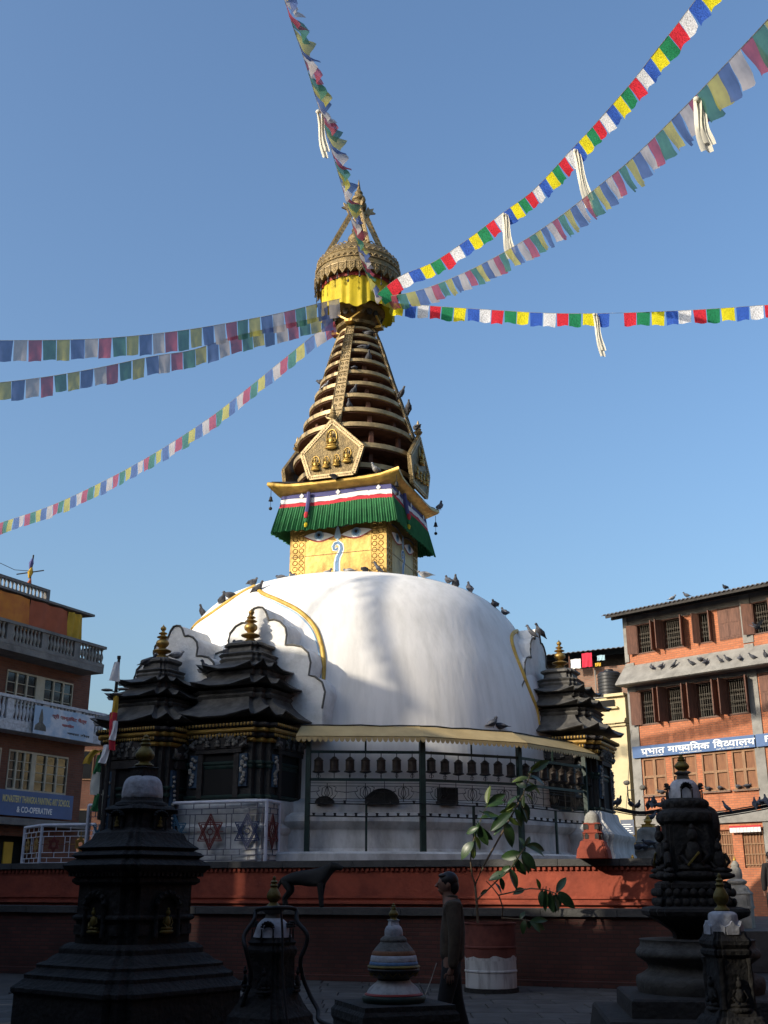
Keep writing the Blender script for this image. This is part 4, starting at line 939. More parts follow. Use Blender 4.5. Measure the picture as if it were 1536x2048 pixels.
# --- brick house with balconies on the left, in shade
LH = Facade((-10.9, 41.0), math.atan2(.9, .44))
def lp(px, py, off=0): return LH.pt(px, py, off)
lh = thing('balcony_house', 'four-storey shaded brick house with balustraded balconies and a shop board', 'building', (-10.9, 41.0, 0), LH.rz)
X0 = -9.0
zr = lp(165, 1232)[1]; zB3 = lp(174, 1330)[1]; zB2 = lp(174, 1480)[1]
f2 = [lp(9, 1350), lp(76, 1440)], ; w2 = [(lp(10, 1380)[0], lp(72, 1380)[0]), (lp(86, 1380)[0], lp(145, 1380)[0])]; z20, z21 = lp(110, 1425)[1], lp(110, 1360)[1]
w1 = [(lp(-40, 1540)[0], lp(-2, 1540)[0]), (lp(14, 1540)[0], lp(62, 1540)[0]), (lp(68, 1540)[0], lp(134, 1540)[0])]; z10, z11 = lp(100, 1588)[1], lp(100, 1510)[1]
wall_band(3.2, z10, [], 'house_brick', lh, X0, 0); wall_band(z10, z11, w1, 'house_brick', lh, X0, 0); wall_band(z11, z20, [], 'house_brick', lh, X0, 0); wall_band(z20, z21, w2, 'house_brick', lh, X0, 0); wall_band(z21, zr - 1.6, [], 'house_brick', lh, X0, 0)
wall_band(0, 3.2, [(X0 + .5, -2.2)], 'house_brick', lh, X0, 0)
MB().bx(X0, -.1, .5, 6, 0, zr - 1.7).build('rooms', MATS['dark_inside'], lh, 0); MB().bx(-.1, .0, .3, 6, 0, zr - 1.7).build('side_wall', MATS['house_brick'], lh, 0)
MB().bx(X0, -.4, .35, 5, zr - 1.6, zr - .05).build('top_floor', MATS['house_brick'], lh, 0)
m = MB(); xe = lp(184, 1229, .4)[0]; m.loft([[(x, -.55, zr - .08), (x, -.55, zr + .0), (x, 5.5, zr + .25), (x, 5.5, zr + .12)] for x in (X0, xe)]); m.build('roof_slab', MATS['concrete_dark'], lh, 0)
def casement_pale(a, b, z0, z1, cols, rows, parent):
    f = MB(); w = .06
    f.bx(a, b, -.03, .08, z0, z0 + w); f.bx(a, b, -.03, .08, z1 - w, z1)
    xs = [a + (b - a) * i / cols for i in range(cols + 1)]
    for x in xs: f.bx(max(a, x - w / 2 - .01), min(b, x + w / 2 + .01), -.028, .078, z0 + w, z1 - w)
    f = f.build('window_frame', MATS['cream_paint'], parent, 0)
    for i in range(cols):
        for r in range(rows):
            q0, q1 = z0 + w + (z1 - z0 - 2 * w) * r / rows, z0 + w + (z1 - z0 - 2 * w) * (r + 1) / rows
            MB().bx(xs[i] + .045, xs[i + 1] - .045, .03, .04, q0 + .012, q1 - .012).build('pane', MATS['glass_dark'], f, 0)
            if r: MB().bx(xs[i] + .04, xs[i + 1] - .04, .0, .06, q0 - .012, q0 + .012).build('glazing_bar', MATS['cream_paint'], f, 0)
for a, b in w2: casement_pale(a, b, z20, z21, 3, 3, lh)
for a, b in w1: casement_pale(a, b, z10, z11, 3, 4, lh)
MB().bx(w1[1][1], w1[2][0], -.03, .1, z10, z11).build('pier_panel', MATS['cream_paint'], lh, 0); MB().bx(w2[0][1], w2[1][0], -.03, .1, z20, z21).build('pier_panel', MATS['cream_paint'], lh, 0)
bal = MB(); bal.lathe(smooth_prof([(.05, 0), (.055, .04), (.035, .07), (.06, .20), (.065, .27), (.03, .42), (.035, .50), (.055, .54), (.05, .58)], 2), 8); bal_w = bal.mesh('baluster', MATS['concrete'], 50); bal2 = bal.mesh('baluster', MATS['cap_white'], 50)
def balcony(name, pxr, py_top, py_bot, depth, me, mt, railh=.62):
    xr = lp(pxr, py_top, depth)[0]; z0 = lp(pxr, py_bot, depth)[1]; z1 = lp(pxr, py_top, depth)[1]
    s = MB().bx(X0, xr, -depth, .05, z0 - .34, z0 - .12).build('balcony_slab', MATS[mt], lh, 0)
    MB().bx(X0, xr, -depth - .01, -depth + .12, z0 - .12, z0).build('balcony_kerb', MATS[mt], s, 0)
    MB().bx(X0, xr + .03, -depth - .05, -depth + .12, z1 - .10, z1).build('handrail', MATS[mt], s, 0)
    MB().bx(xr - .10, xr + .03, -depth + .12, .02, z1 - .10, z1).build('handrail', MATS[mt], s, 0)
    k = (z1 - .10 - z0) / .58; x = xr - .12; i = 0
    while x > X0 + 3.0:
        if i % 9 == 8: MB().bx(x - .14, x + .14, -depth, -depth + .11, z0, z1 - .1).build('pier', MATS[mt], s, 0); x -= .28
        else: link('baluster', me, s, (x, -depth + .055, z0), (0, 0, 0), (1.1, 1.1, k)); x -= .17
        i += 1
    y = -.15
    while y > -depth + .1: link('baluster', me, s, (xr - .05, y, z0), (0, 0, 0), (1.1, 1.1, k)); y -= .17
    return xr, z0, z1
b3 = balcony('b', 211, 1294, 1330, .95, bal_w, 'concrete_dark'); b2 = balcony('b', 212, 1428, 1472, .75, bal2, 'cap_white')
# roof terrace balustrade
xr = lp(101, 1182, -.6)[0]; z1 = lp(101, 1180, -.6)[1]; z0 = z1 - .85
ts = MB().bx(X0, xr, .6, .75, z1 - .1, z1).build('terrace_rail', MATS['concrete_dark'], lh, 0); MB().bx(X0, xr, .55, .8, zr + .02, z0 + .05).build('terrace_kerb', MATS['concrete_dark'], ts, 0); MB().bx(xr - .16, xr, .6, .76, z0, z1 - .1).build('pier', MATS['concrete_dark'], ts, 0)
x = xr - .3
while x > X0 + 3: link('baluster', bal_w, ts, (x, .68, z0 + .05), (0, 0, 0), (1.1, 1.1, (z1 - .1 - z0 - .05) / .58)); x -= .19
# cloth screens along the top floor
for nm, mt, pa, pb, lab in (('cloth_screen', 'cloth_orange', -60, 58, 'orange cloth screen along the top balcony of the shaded house'), ('cloth_screen', 'cloth_rust', 58, 136, 'rust red cloth screen along the top balcony of the shaded house'), ('cloth_screen', 'cloth_mustard', 136, 166, 'mustard cloth screen at the end of the top balcony')):
    xa, xb = lp(pa, 1240, .5)[0], lp(pb, 1240, .5)[0]; m = MB(); n = 16
    m.loft([[(xa + (xb - xa) * i / n, -.5 + .05 * sin(i * .9 + t * .4), zr - .15 - (1.05 + .08 * sin(i * .5)) * t / 5) for i in range(n + 1)] for t in range(6)], cap=False, close=False); tag(m.build(nm, MATS[mt], None, 60, LH.o, (0, 0, LH.rz)), lab, 'cloth')
# banner over the middle balcony
xa, z1 = lp(70, 1408, .86); xb = lp(189, 1432, .86)[0]; z0 = lp(70, 1467, .86)[1]; z1 -= .03
mat('banner_white', (.52, .54, .58), .6, 0, scale=1.6, c2=(.28, .38, .50), lo=.42, hi=.58); mat('banner_red', (.38, .07, .06), .6, 0, var=.1)
bn = tag(MB().bx(xa, xb, -.885, -.875, z0, z1).build('banner', MATS['banner_white'], None, 0, LH.o, (0, 0, LH.rz)), 'pale printed banner with a dark stupa picture on the middle balcony', 'banner')
W_, H_ = xb - xa, z1 - z0
m = MB(); cx = xa + W_ * .11
m.prism([(cx - .28, z0 + .12), (cx + .28, z0 + .12), (cx + .25, z0 + H_ * .3), (cx + .09, z0 + H_ * .42), (cx + .10, z0 + H_ * .56), (cx + .02, z0 + H_ * .9), (cx - .02, z0 + H_ * .9), (cx - .10, z0 + H_ * .56), (cx - .09, z0 + H_ * .42), (cx - .25, z0 + H_ * .3)], -.892, -.888); m.build('stupa_picture', MATS['stone_mid'], bn, 0)
put_text(text_mesh('श्री शान्तिघट चैत्य', MATS['banner_red'], bold=.02), bn, xa + W_ * .28, -.895, z0 + H_ * .62, W_ * .58, H_ * .2)
put_text(text_mesh('महाविहार', MATS['banner_red'], bold=.02), bn, xa + W_ * .45, -.895, z0 + H_ * .40, W_ * .2, H_ * .13)
put_text(text_mesh('नघल टोल', MATS['paint_black'], bold=.01), bn, xa + W_ * .55, -.895, z0 + H_ * .16, W_ * .38, H_ * .10)
# shop board
xa, xb = lp(-60, 1600, .2)[0], lp(144, 1600, .2)[0]; z1 = lp(140, 1592, .2)[1]; z0 = lp(140, 1640, .2)[1]
bd = tag(MB().bx(xa, xb, -.26, -.20, z0, z1).build('shop_board', MATS['sign_blue'], None, 0, LH.o, (0, 0, LH.rz)), 'blue shop board with cream capital letters under the shaded windows', 'sign'); H_ = z1 - z0
put_text(text_mesh('MONASTERY THANGKA PAINTING ART SCHOOL', MATS['sign_cream'], bold=.02), bd, lp(4, 1610, .27)[0], -.266, z0 + H_ * .52, lp(140, 1610, .27)[0] - lp(4, 1610, .27)[0], H_ * .28)
put_text(text_mesh('& CO-OPERATIVE', MATS['sign_white'], bold=.02), bd, lp(33, 1625, .27)[0], -.266, z0 + H_ * .14, lp(104, 1625, .27)[0] - lp(33, 1625, .27)[0], H_ * .24)
MB().bx(X0, lp(165, 1660, .3)[0], -.5, .02, z0 - .30, z0 - .08).build('shop_awning', MATS['concrete_dark'], lh, 0)
for k, mt in enumerate(('cloth_mustard', 'cloth_rust', 'cloth_orange')):
    MB().bx(-3.6 - k * .8, -3.2 - k * .8, -.1, -.06, 1.6, 3.0).build('hanging_cloth', MATS[mt], lh, 0)
# flag on the roof
p = LH.world(lp(60, 1150, -1.5)[0], -1.5, zr + .3); fl = thing('roof_flag', 'furled yellow and blue flag on a short mast above the shaded house roof', 'flag', p)
zt_ = zat(1110, p.y); MB().tube([(0, 0, 0), (.05, 0, zt_ - p.z)], .03, 6).build('mast', MATS['iron'], fl); MB().tube([(-.5, 0, zt_ - p.z - .75), (.5, 0, zt_ - p.z - .6)], .025, 5).build('crossbar', MATS['iron'], fl)
for mt, z0, z1, r in (('cloth_navy', -.1, -.55, .09), ('cloth_mustard', -.45, -.9, .11), ('cloth_rust', -.9, -1.3, .09)): MB().tube([(.04, 0, zt_ - p.z + z0), (.0, 0, zt_ - p.z + (z0 + z1) / 2), (-.02, 0, zt_ - p.z + z1)], [.02, r, .04], 7).build('furled_cloth', MATS[mt], fl)
# raised terrace on the far right
tz = .75
tag(MB().bx(7.2, 14, 24, 36, -.02, tz).build('pavement', MATS['paving'], None, 0), kind='structure')
# a low wall of houses closing the far side, behind everything
def plain_house(name, label, x, y, rz, w, d, h, mt, floors, group=None, roof='flat'):
    t = thing(name, label, 'building', (x, y, 0), rz, group)
    MB().bx(-w / 2, w / 2, 0, d, 0, h).build('wall', MATS[mt], t, 0)
    MB().bx(-w / 2 - .25, w / 2 + .25, -.25, d + .25, h, h + .18).build('roof_slab', MATS['concrete_dark'], t, 0)
    for f in range(floors):
        n = max(2, int(w / 2.2))
        for i in range(n):
            x0 = -w / 2 + w * (i + .5) / n - .5; z0 = 1.0 + f * (h / floors); fr_ = MB().bx(x0 - .07, x0 + 1.07, -.05, -.005, z0 - .07, z0 + 1.37).build('window_frame', MATS['window_wood'], t, 0); MB().bx(x0, x0 + 1.0, -.07, -.052, z0, z0 + 1.3).build('pane', MATS['glass_dark'], fr_, 0)
    return t
# ------------------------------------------------------------------ votive stupas in the court
def hwz(cx_px, Y, rows):                           # rows of (image y, full width in px) -> (half width in m, z)
    out = []
    for y, w in rows:
        p = at(cx_px - w / 2, y, Y); q = at(cx_px + w / 2, y, Y); out.append(((q.x - p.x) / 2, p.z))
    return out
def base_at(px, Y): p = at(px, 1775, Y); return Vector((p.x, Y, 0))
FINP = [(.6, 0), (1.0, .06), (.75, .12), (.55, .18), (.85, .26), (1.0, .36), (.9, .46), (.6, .58), (.45, .64), (.6, .70), (.38, .76), (.5, .82), (.22, .88), (.28, .93), (.05, 1.0)]
def finial(t, r, z0, z1, mt='finial_ochre', n=14):
    return MB().lathe(smooth_prof([(a * r, z0 + b * (z1 - z0)) for a, b in FINP], 2), n).build('finial', MATS[mt], t, 60)
def arch_niche(t, M4, w, z0, z1, y, mt='stone_dark', fig=True, figm='finial_ochre'):
    m = MB(); m.M = M4; h = z1 - z0
    P = [(-w / 2, z0)] + [(w / 2 * cos(PI - k * PI / 8), z0 + h * .68 + h * .30 * sin(k * PI / 8)) for k in range(9)] + [(w / 2, z0)]
    m.prism(P, y - .004, y + .05); n = m.build('niche', MATS['dark_inside'], t, 0)
    m = MB(); m.M = M4; m.tube([(x * 1.18, y - .02, z0 + (z - z0) * 1.05) for x, z in P[1:-1]], w * .13, 6)
    for s in (-1, 1): m.lathe([(w * .10, z0 - .01), (w * .12, z0 + .02), (w * .09, z0 + .04), (w * .08, z0 + h * .6), (w * .12, z0 + h * .66)], 8, (s * w * .60, y - .03, 0))
    for k in range(7):
        a = PI * (k + .5) / 7; m.ell((w * .62 * cos(a), y - .03, z0 + h * .70 + h * .36 * sin(a)), (w * .11, .03, w * .11), 6, 4)
    m.build('niche_frame', MATS[mt], n, 50, kind='stuff')
    if fig: m = MB(); m.M = M4; seated(m, (0, y - .03, z0 + .01), h * .95); m.build('niche_figure', MATS[figm], n, 60)
# big dark one at the left
p = base_at(272, 10.0); t = thing('votive_stupa', 'large dark stone votive shrine with bluish white dome cap and arched niches', 'shrine', p, R(-38))
K = 643.0; big = [(465, 2048), (465, 1990), (480, 1984), (480, 1976), (455, 1968), (430, 1958), (432, 1950), (400, 1944), (385, 1936), (388, 1930), (350, 1924), (330, 1915), (300, 1908), (300, 1898), (285, 1892), (265, 1888)]
def zz(y): return zat(y, 9.7)
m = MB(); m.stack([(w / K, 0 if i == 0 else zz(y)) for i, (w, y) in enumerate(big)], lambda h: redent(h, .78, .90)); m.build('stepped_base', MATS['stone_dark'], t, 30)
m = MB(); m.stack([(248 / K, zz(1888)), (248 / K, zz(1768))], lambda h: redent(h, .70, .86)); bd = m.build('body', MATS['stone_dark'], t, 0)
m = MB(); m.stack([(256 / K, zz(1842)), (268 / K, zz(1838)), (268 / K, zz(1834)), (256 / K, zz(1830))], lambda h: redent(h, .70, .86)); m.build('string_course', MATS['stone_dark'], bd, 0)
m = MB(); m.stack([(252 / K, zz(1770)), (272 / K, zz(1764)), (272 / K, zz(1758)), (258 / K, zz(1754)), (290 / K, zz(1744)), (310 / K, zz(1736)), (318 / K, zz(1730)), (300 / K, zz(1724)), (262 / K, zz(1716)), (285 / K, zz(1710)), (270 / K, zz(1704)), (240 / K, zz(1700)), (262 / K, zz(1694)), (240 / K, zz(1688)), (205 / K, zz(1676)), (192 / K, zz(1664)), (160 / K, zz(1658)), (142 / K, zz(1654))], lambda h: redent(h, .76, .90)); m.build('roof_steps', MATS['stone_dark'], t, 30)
dn = MB()
for k in range(4):
    dn.M = Matrix.Rotation(k * PI / 2, 4, 'Z')
    for j in range(15): dn.box(((j - 7) * .048, -278 / K, zz(1748)), (.026, .03, .035))
dn.build('dentils', MATS['stone_dark'], t, 0, kind='stuff')
m = MB(); m.stack([(142 / K, zz(1660)), (136 / K, zz(1625)), (150 / K, zz(1622)), (165 / K, zz(1616)), (150 / K, zz(1610)), (120 / K, zz(1606))], lambda h: redent(h, .72, .86)); nk = m.build('neck', MATS['stone_dark'], t, 30)
m = MB(); m.lathe([(.235, zz(1608)), (.225, zz(1602)), (.185, zz(1598)), (.175, zz(1591))], 24); m.build('cap_ring', MATS['stone_dark'], t)
m = MB(); m.lathe(smooth_prof([(.172, zz(1592)), (.178, zz(1585)), (.172, zz(1570)), (.155, zz(1556)), (.11, zz(1547)), (.02, zz(1544))], 3), 28); m.build('dome_cap', MATS['cap_white'], t, 60)
MB().stack([(.085, zz(1548)), (.085, zz(1532)), (.10, zz(1529)), (.06, zz(1526))], sq).build('neck_block', MATS['stone_dark'], t, 0); finial(t, .085, zz(1528), zz(1460))
for k in range(4):
    Mk = Matrix.Rotation(k * PI / 2, 4, 'Z'); arch_niche(t, Mk, .20, zz(1872), zz(1790), -248 / K - .004); arch_niche(nk, Mk, .11, zz(1655), zz(1622), -140 / K - .01)
    for s in (-1, 1):
        m = MB(); m.M = Mk; m.bx(s * .225 - .05, s * .225 + .05, -248 / K - .018, -248 / K + .02, zz(1870), zz(1850)); m.build('relief_panel', MATS['stone_dark'], bd, 0)

# dark one with a black hose hung over it
p = base_at(548, 9.0); Y = 9.0; t = thing('votive_stupa', 'slim dark votive shrine with ochre finial and a black hose looped over it', 'shrine', p, R(-30))
def zy(y, YY=None): return zat(y, YY or Y)
def rw(w): return at(768 + w / 2, 1900, Y).x - at(768 - w / 2, 1900, Y).x
def lay(rows, plan, name, mt, smooth=30): 
    m = MB(); pts = [(rw(w) / 2, zy(y) if y < 2300 else 0) for y, w in rows]
    if plan == 'round': m.lathe(smooth_prof(pts, 2), 28)
    else: m.stack(pts, plan)
    return m.build(name, MATS[mt], t, smooth)
rd = lambda h: redent(h * .80, .70, .86)
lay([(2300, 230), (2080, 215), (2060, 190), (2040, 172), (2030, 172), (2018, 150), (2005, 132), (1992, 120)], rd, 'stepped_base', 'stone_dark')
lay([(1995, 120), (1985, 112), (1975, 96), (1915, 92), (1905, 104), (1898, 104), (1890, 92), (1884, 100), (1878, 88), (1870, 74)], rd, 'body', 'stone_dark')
lay([(1874, 78), (1862, 70), (1850, 62), (1840, 46), (1834, 24), (1832, 4)], 'round', 'dome_cap', 'cap_white', 60)
for k in range(4):
    Mk = Matrix.Rotation(k * PI / 2 + R(20), 4, 'Z'); arch_niche(t, Mk, .075, zy(1880), zy(1845), -.118, fig=False)
    m = MB(); m.M = Mk; seated(m, (0, -.20, zy(1985)), .26); m.build('seated_figure', MATS['stone_dark'], t, 60)
lay([(1836, 34), (1828, 30), (1822, 42), (1816, 44), (1812, 30)], 'round', 'neck', 'stone_mid'); finial(t, .055, zy(1816), zy(1752))
def hose(name, label, pix, r):
    pts = [at(x, y, Yv) for x, y, Yv in pix]; f = []
    for i in range(len(pts) - 1):
        p0, p1, p2, p3 = pts[max(i - 1, 0)], pts[i], pts[i + 1], pts[min(i + 2, len(pts) - 1)]
        for j in range(6):
            u = j / 6; f.append(.5 * (2 * p1 + (p2 - p0) * u + (2 * p0 - 5 * p1 + 4 * p2 - p3) * u * u + (3 * p1 - p0 - 3 * p2 + p3) * u ** 3))
    return tag(MB().tube(f + [pts[-1]], r, 7).build(name, MATS['cable'], None, 60), label, 'hose')
hose('hose', 'black rubber hose looped over the slim dark votive shrine and down to the paving', [(470, 2046, 8.9), (492, 1990, 8.85), (502, 1950, 8.8), (492, 1900, 8.75), (488, 1872, 8.8), (508, 1840, 8.85), (514, 1820, 8.9), (548, 1816, 8.75), (590, 1818, 8.9), (594, 1842, 8.85), (614, 1868, 8.8), (612, 1890, 8.8), (601, 1920, 8.8), (606, 1955, 8.85), (620, 1990, 8.85), (636, 2020, 8.8), (640, 2042, 8.7), (690, 2060, 8.6)], .016)
hose('hose', 'thin black cable hanging down the front of the slim dark votive shrine', [(562, 1818, 8.78), (565, 1870, 8.74), (566, 1950, 8.70), (574, 2040, 8.62), (580, 2120, 8.6)], .009)

# painted one on a square block
Y = 10.5; p = base_at(787, Y); t = thing('painted_votive_stupa', 'small bell-shaped votive shrine painted in coloured bands on a square stone block', 'shrine', p, R(20))
m = MB(); hw = rw(232) / 2 * .80; zt_ = zy(2004); m.stack([(hw * 1.02, 0), (hw * 1.02, zt_ - .16), (hw * 1.06, zt_ - .13), (hw * 1.06, zt_ - .07), (hw, zt_ - .04), (hw, zt_)], sq); m.build('stone_block', MATS['stone_dark'], t, 0)
bands = [('foot_band', 'green_paint', [(2006, 118), (1998, 126), (1990, 122), (1989, 100)]), ('foot_red_band', 'paint_red', [(1992, 112), (1988, 116), (1985, 108), (1984, 96)]), ('white_foot', 'drum_white', [(1986, 108), (1978, 100), (1970, 84), (1964, 70), (1960, 64)]), ('waist', 'soot', [(1964, 64), (1958, 62), (1952, 70)]),
 ('rim', 'finial_ochre', [(1937, 100), (1933, 106), (1930, 102), (1929, 96)]), ('blue_band', 'paint_blue', [(1931, 96), (1928, 98), (1923, 95), (1922, 90)]), ('white_band', 'cap_white', [(1923, 93), (1920, 94), (1911, 90), (1910, 86)]), ('orange_band', 'panel_wood', [(1911, 88), (1905, 87), (1901, 82)]), ('green_band', 'stone_mid', [(1902, 82), (1896, 74), (1889, 62), (1884, 54)]), ('collar', 'stone_mid', [(1886, 50), (1882, 54), (1877, 52), (1872, 40)]), ('dome_cap', 'cap_white', [(1873, 36), (1864, 37), (1856, 33), (1850, 22), (1848, 3)])]
for nm, mt, rows in bands: lay(rows, 'round', nm, mt, 50)
lay([(1958, 58), (1950, 84), (1942, 100), (1936, 102), (1934, 60)], 'round', 'lotus_bowl', 'shrine_black', 50)
for k in range(16):
    a = 2 * PI * k / 16; m = MB(); r = rw(100) / 2; m.M = Matrix.Rotation(a, 4, 'Z'); z0 = zy(1944); w = .030
    m.tube([(r * .93 , -w, z0 + .035), (r * .95, -w * .9, z0 - .005), (r * .90, 0, z0 - .03), (r * .95, w * .9, z0 - .005), (r * .93, w, z0 + .035)], .006, 4); m.build('petal_outline', MATS['finial_ochre'], t)
MB().stack([(.04, zy(1850)), (.035, zy(1842)), (.045, zy(1840)), (.02, zy(1838))], sq).build('neck_block', MATS['cap_white'], t, 0); finial(t, .045, zy(1842), zy(1806))

# tall carved pillar shrine at the right, seated Buddhas on four sides
Y = 13.0; p = base_at(1384, Y); t = thing('carved_votive_stupa', 'tall blackened stone votive pillar with seated Buddhas on a round stepped base', 'shrine', p, R(-6))
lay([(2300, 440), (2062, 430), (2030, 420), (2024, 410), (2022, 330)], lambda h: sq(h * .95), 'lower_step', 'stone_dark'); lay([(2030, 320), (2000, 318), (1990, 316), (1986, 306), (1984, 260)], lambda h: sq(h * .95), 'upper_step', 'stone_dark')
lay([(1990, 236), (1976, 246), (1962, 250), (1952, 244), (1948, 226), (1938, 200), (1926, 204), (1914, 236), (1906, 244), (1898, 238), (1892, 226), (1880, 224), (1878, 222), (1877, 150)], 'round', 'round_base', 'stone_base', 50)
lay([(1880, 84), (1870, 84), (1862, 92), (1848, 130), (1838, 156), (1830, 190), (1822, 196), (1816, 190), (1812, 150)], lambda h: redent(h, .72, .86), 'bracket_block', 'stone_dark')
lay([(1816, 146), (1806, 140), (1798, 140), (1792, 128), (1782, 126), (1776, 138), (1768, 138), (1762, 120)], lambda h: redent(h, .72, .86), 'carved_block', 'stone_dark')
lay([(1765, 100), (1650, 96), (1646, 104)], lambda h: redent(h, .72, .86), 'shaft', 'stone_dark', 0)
m = MB(); rr = random.Random(8)
for k in range(4):
    m.M = Matrix.Rotation(k * PI / 2, 4, 'Z')
    for j in range(16): m.ell(((j % 8 - 3.5) * .088, -rw(142) / 2, zy(1800) + (j // 8) * .10 - .02), (.042, .03, .045), 6, 4)
m.build('carved_frieze', MATS['stone_dark'], t, 60, kind='stuff')
for k in range(4):
    Mk = Matrix.Rotation(k * PI / 2, 4, 'Z'); m = MB(); m.M = Mk; seated(m, (0, -rw(110) / 2, zy(1762)), .86); m.build('seated_buddha', MATS['stone_dark'], t, 60)
    m = MB(); m.M = Mk; m.tube([(.05, -rw(110) / 2 - .075, zy(1706)), (-.02, -rw(110) / 2 - .085, zy(1720)), (-.08, -rw(110) / 2 - .08, zy(1732))], .012, 5); m.build('sash', MATS['finial_ochre'], t)
    for s in (-1, 1):
        m = MB(); m.M = Mk @ Matrix.Translation((s * rw(100) / 2, -rw(100) / 2, 0)); seated(m, (0, 0, zy(1760)), .62); m.build('corner_figure', MATS['stone_dark'], t, 60) if s == 1 else None
def petal_ring(n, r, z, sz, name):
    me = MB().ell((0, 0, 0), sz, 8, 6).mesh(name, MATS['stone_dark'], 60)
    for k in range(n): a = 2 * PI * k / n; link(name, me, t, (r * cos(a), r * sin(a), z), (0, 0, a))
lay([(1650, 100), (1644, 118), (1628, 118), (1622, 100), (1616, 84)], 'round', 'lotus_core', 'stone_dark'); petal_ring(14, rw(104) / 2, zy(1636), (.055, .068, .07), 'lotus_petal')
lay([(1622, 84), (1616, 92), (1604, 92), (1598, 76)], 'round', 'upper_lotus', 'stone_dark'); petal_ring(12, rw(82) / 2, zy(1609), (.045, .058, .05), 'lotus_petal')
m = MB(); m.ell((rw(128) / 2 * .72, -.1, zy(1650)), (.10, .12, .20), 8, 6); m.ell((rw(128) / 2 * .72, -.05, zy(1628)), (.09, .10, .07), 8, 6); m.build('broken_carving', MATS['stone_dark'], t, 60)
lay([(1602, 66), (1590, 64), (1576, 60), (1566, 50), (1560, 34), (1557, 4)], 'round', 'dome_cap', 'cap_white', 60)
for k in range(4): arch_niche(t, Matrix.Rotation(k * PI / 2, 4, 'Z'), .10, zy(1604), zy(1570), -.160, fig=False)
MB().stack([(.07, zy(1562)), (.055, zy(1550)), (.09, zy(1546)), (.06, zy(1543))], sq).build('neck_block', MATS['stone_mid'], t, 0); finial(t, .085, zy(1548), zy(1508), 'finial_ochre')

# small one in front of it
Y = 8.5; p = base_at(1440, Y); t = thing('capped_votive_stupa', 'small dark votive shrine with square white cap and ochre finial before the carved pillar', 'shrine', p, R(12))
lay([(2500, 240), (2160, 230), (2140, 190), (2100, 170), (2070, 150), (2040, 138), (2030, 120)], rd, 'stepped_base', 'stone_dark'); lay([(2036, 116), (2020, 104), (2012, 88), (1915, 84), (1908, 100), (1900, 102), (1896, 92), (1888, 104), (1880, 104), (1872, 90), (1862, 84)], rd, 'body', 'stone_dark')
for k in range(4):
    m = MB(); m.M = Matrix.Rotation(k * PI / 2, 4, 'Z'); seated(m, (0, -rw(84) / 2 * .9, zy(2024)), .34); m.build('seated_buddha', MATS['stone_dark'], t, 60)
    m = MB(); m.M = Matrix.Rotation(k * PI / 2 + PI / 4, 4, 'Z'); m.lathe([(.03, zy(2015)), (.022, zy(1990)), (.028, zy(1960)), (.02, zy(1930)), (.032, zy(1915))], 8, (0, -rw(84) / 2 * 1.02, 0)); m.build('corner_pillar', MATS['stone_dark'], t, 50)
    for a in (0, 45):
        m = MB(); m.M = Matrix.Rotation(k * PI / 2 + R(a), 4, 'Z'); m.prism([(-.045, zy(1868)), (.045, zy(1868)), (.05, zy(1852)), (.02, zy(1848)), (0, zy(1841)), (-.02, zy(1848)), (-.05, zy(1852))], -rw(74) / 2, -rw(74) / 2 + .025); m.build('crown_leaf', MATS['cap_white'], t, 0)
lay([(1868, 62), (1850, 60), (1834, 58), (1827, 54), (1823, 40), (1821, 6)], 'round', 'dome_cap', 'cap_white', 60); finial(t, .055, zy(1824), zy(1746))

# small white domed one on the lower ledge of the plinth
q = onz(1275, 1812, 1.24); t = thing('white_votive_stupa', 'white domed votive shrine with ochre finial on the plinth ledge', 'shrine', (q.x, q.y + .15, 1.24), ROT); Y = q.y + .15
def zl(y): return zat(y, Y) - 1.24
def lay2(rows, plan, name, mt, smooth=30):
    m = MB(); pts = [(rw(w) / 2, zl(y) if y < 1811 else 0) for y, w in rows]
    m.lathe(smooth_prof(pts, 2), 26) if plan == 'round' else m.stack(pts, plan); return m.build(name, MATS[mt], t, smooth)
lay2([(1812, 60), (1802, 58), (1800, 52), (1784, 50), (1780, 56), (1772, 54), (1768, 46)], lambda h: redent(h * .82, .75, .88), 'base', 'red_plaster'); lay2([(1770, 44), (1762, 45), (1750, 42), (1742, 34), (1737, 20), (1735, 3)], 'round', 'dome_cap', 'cap_white', 60)
finial(t, .075, zl(1737), zl(1709), 'gold_paint')
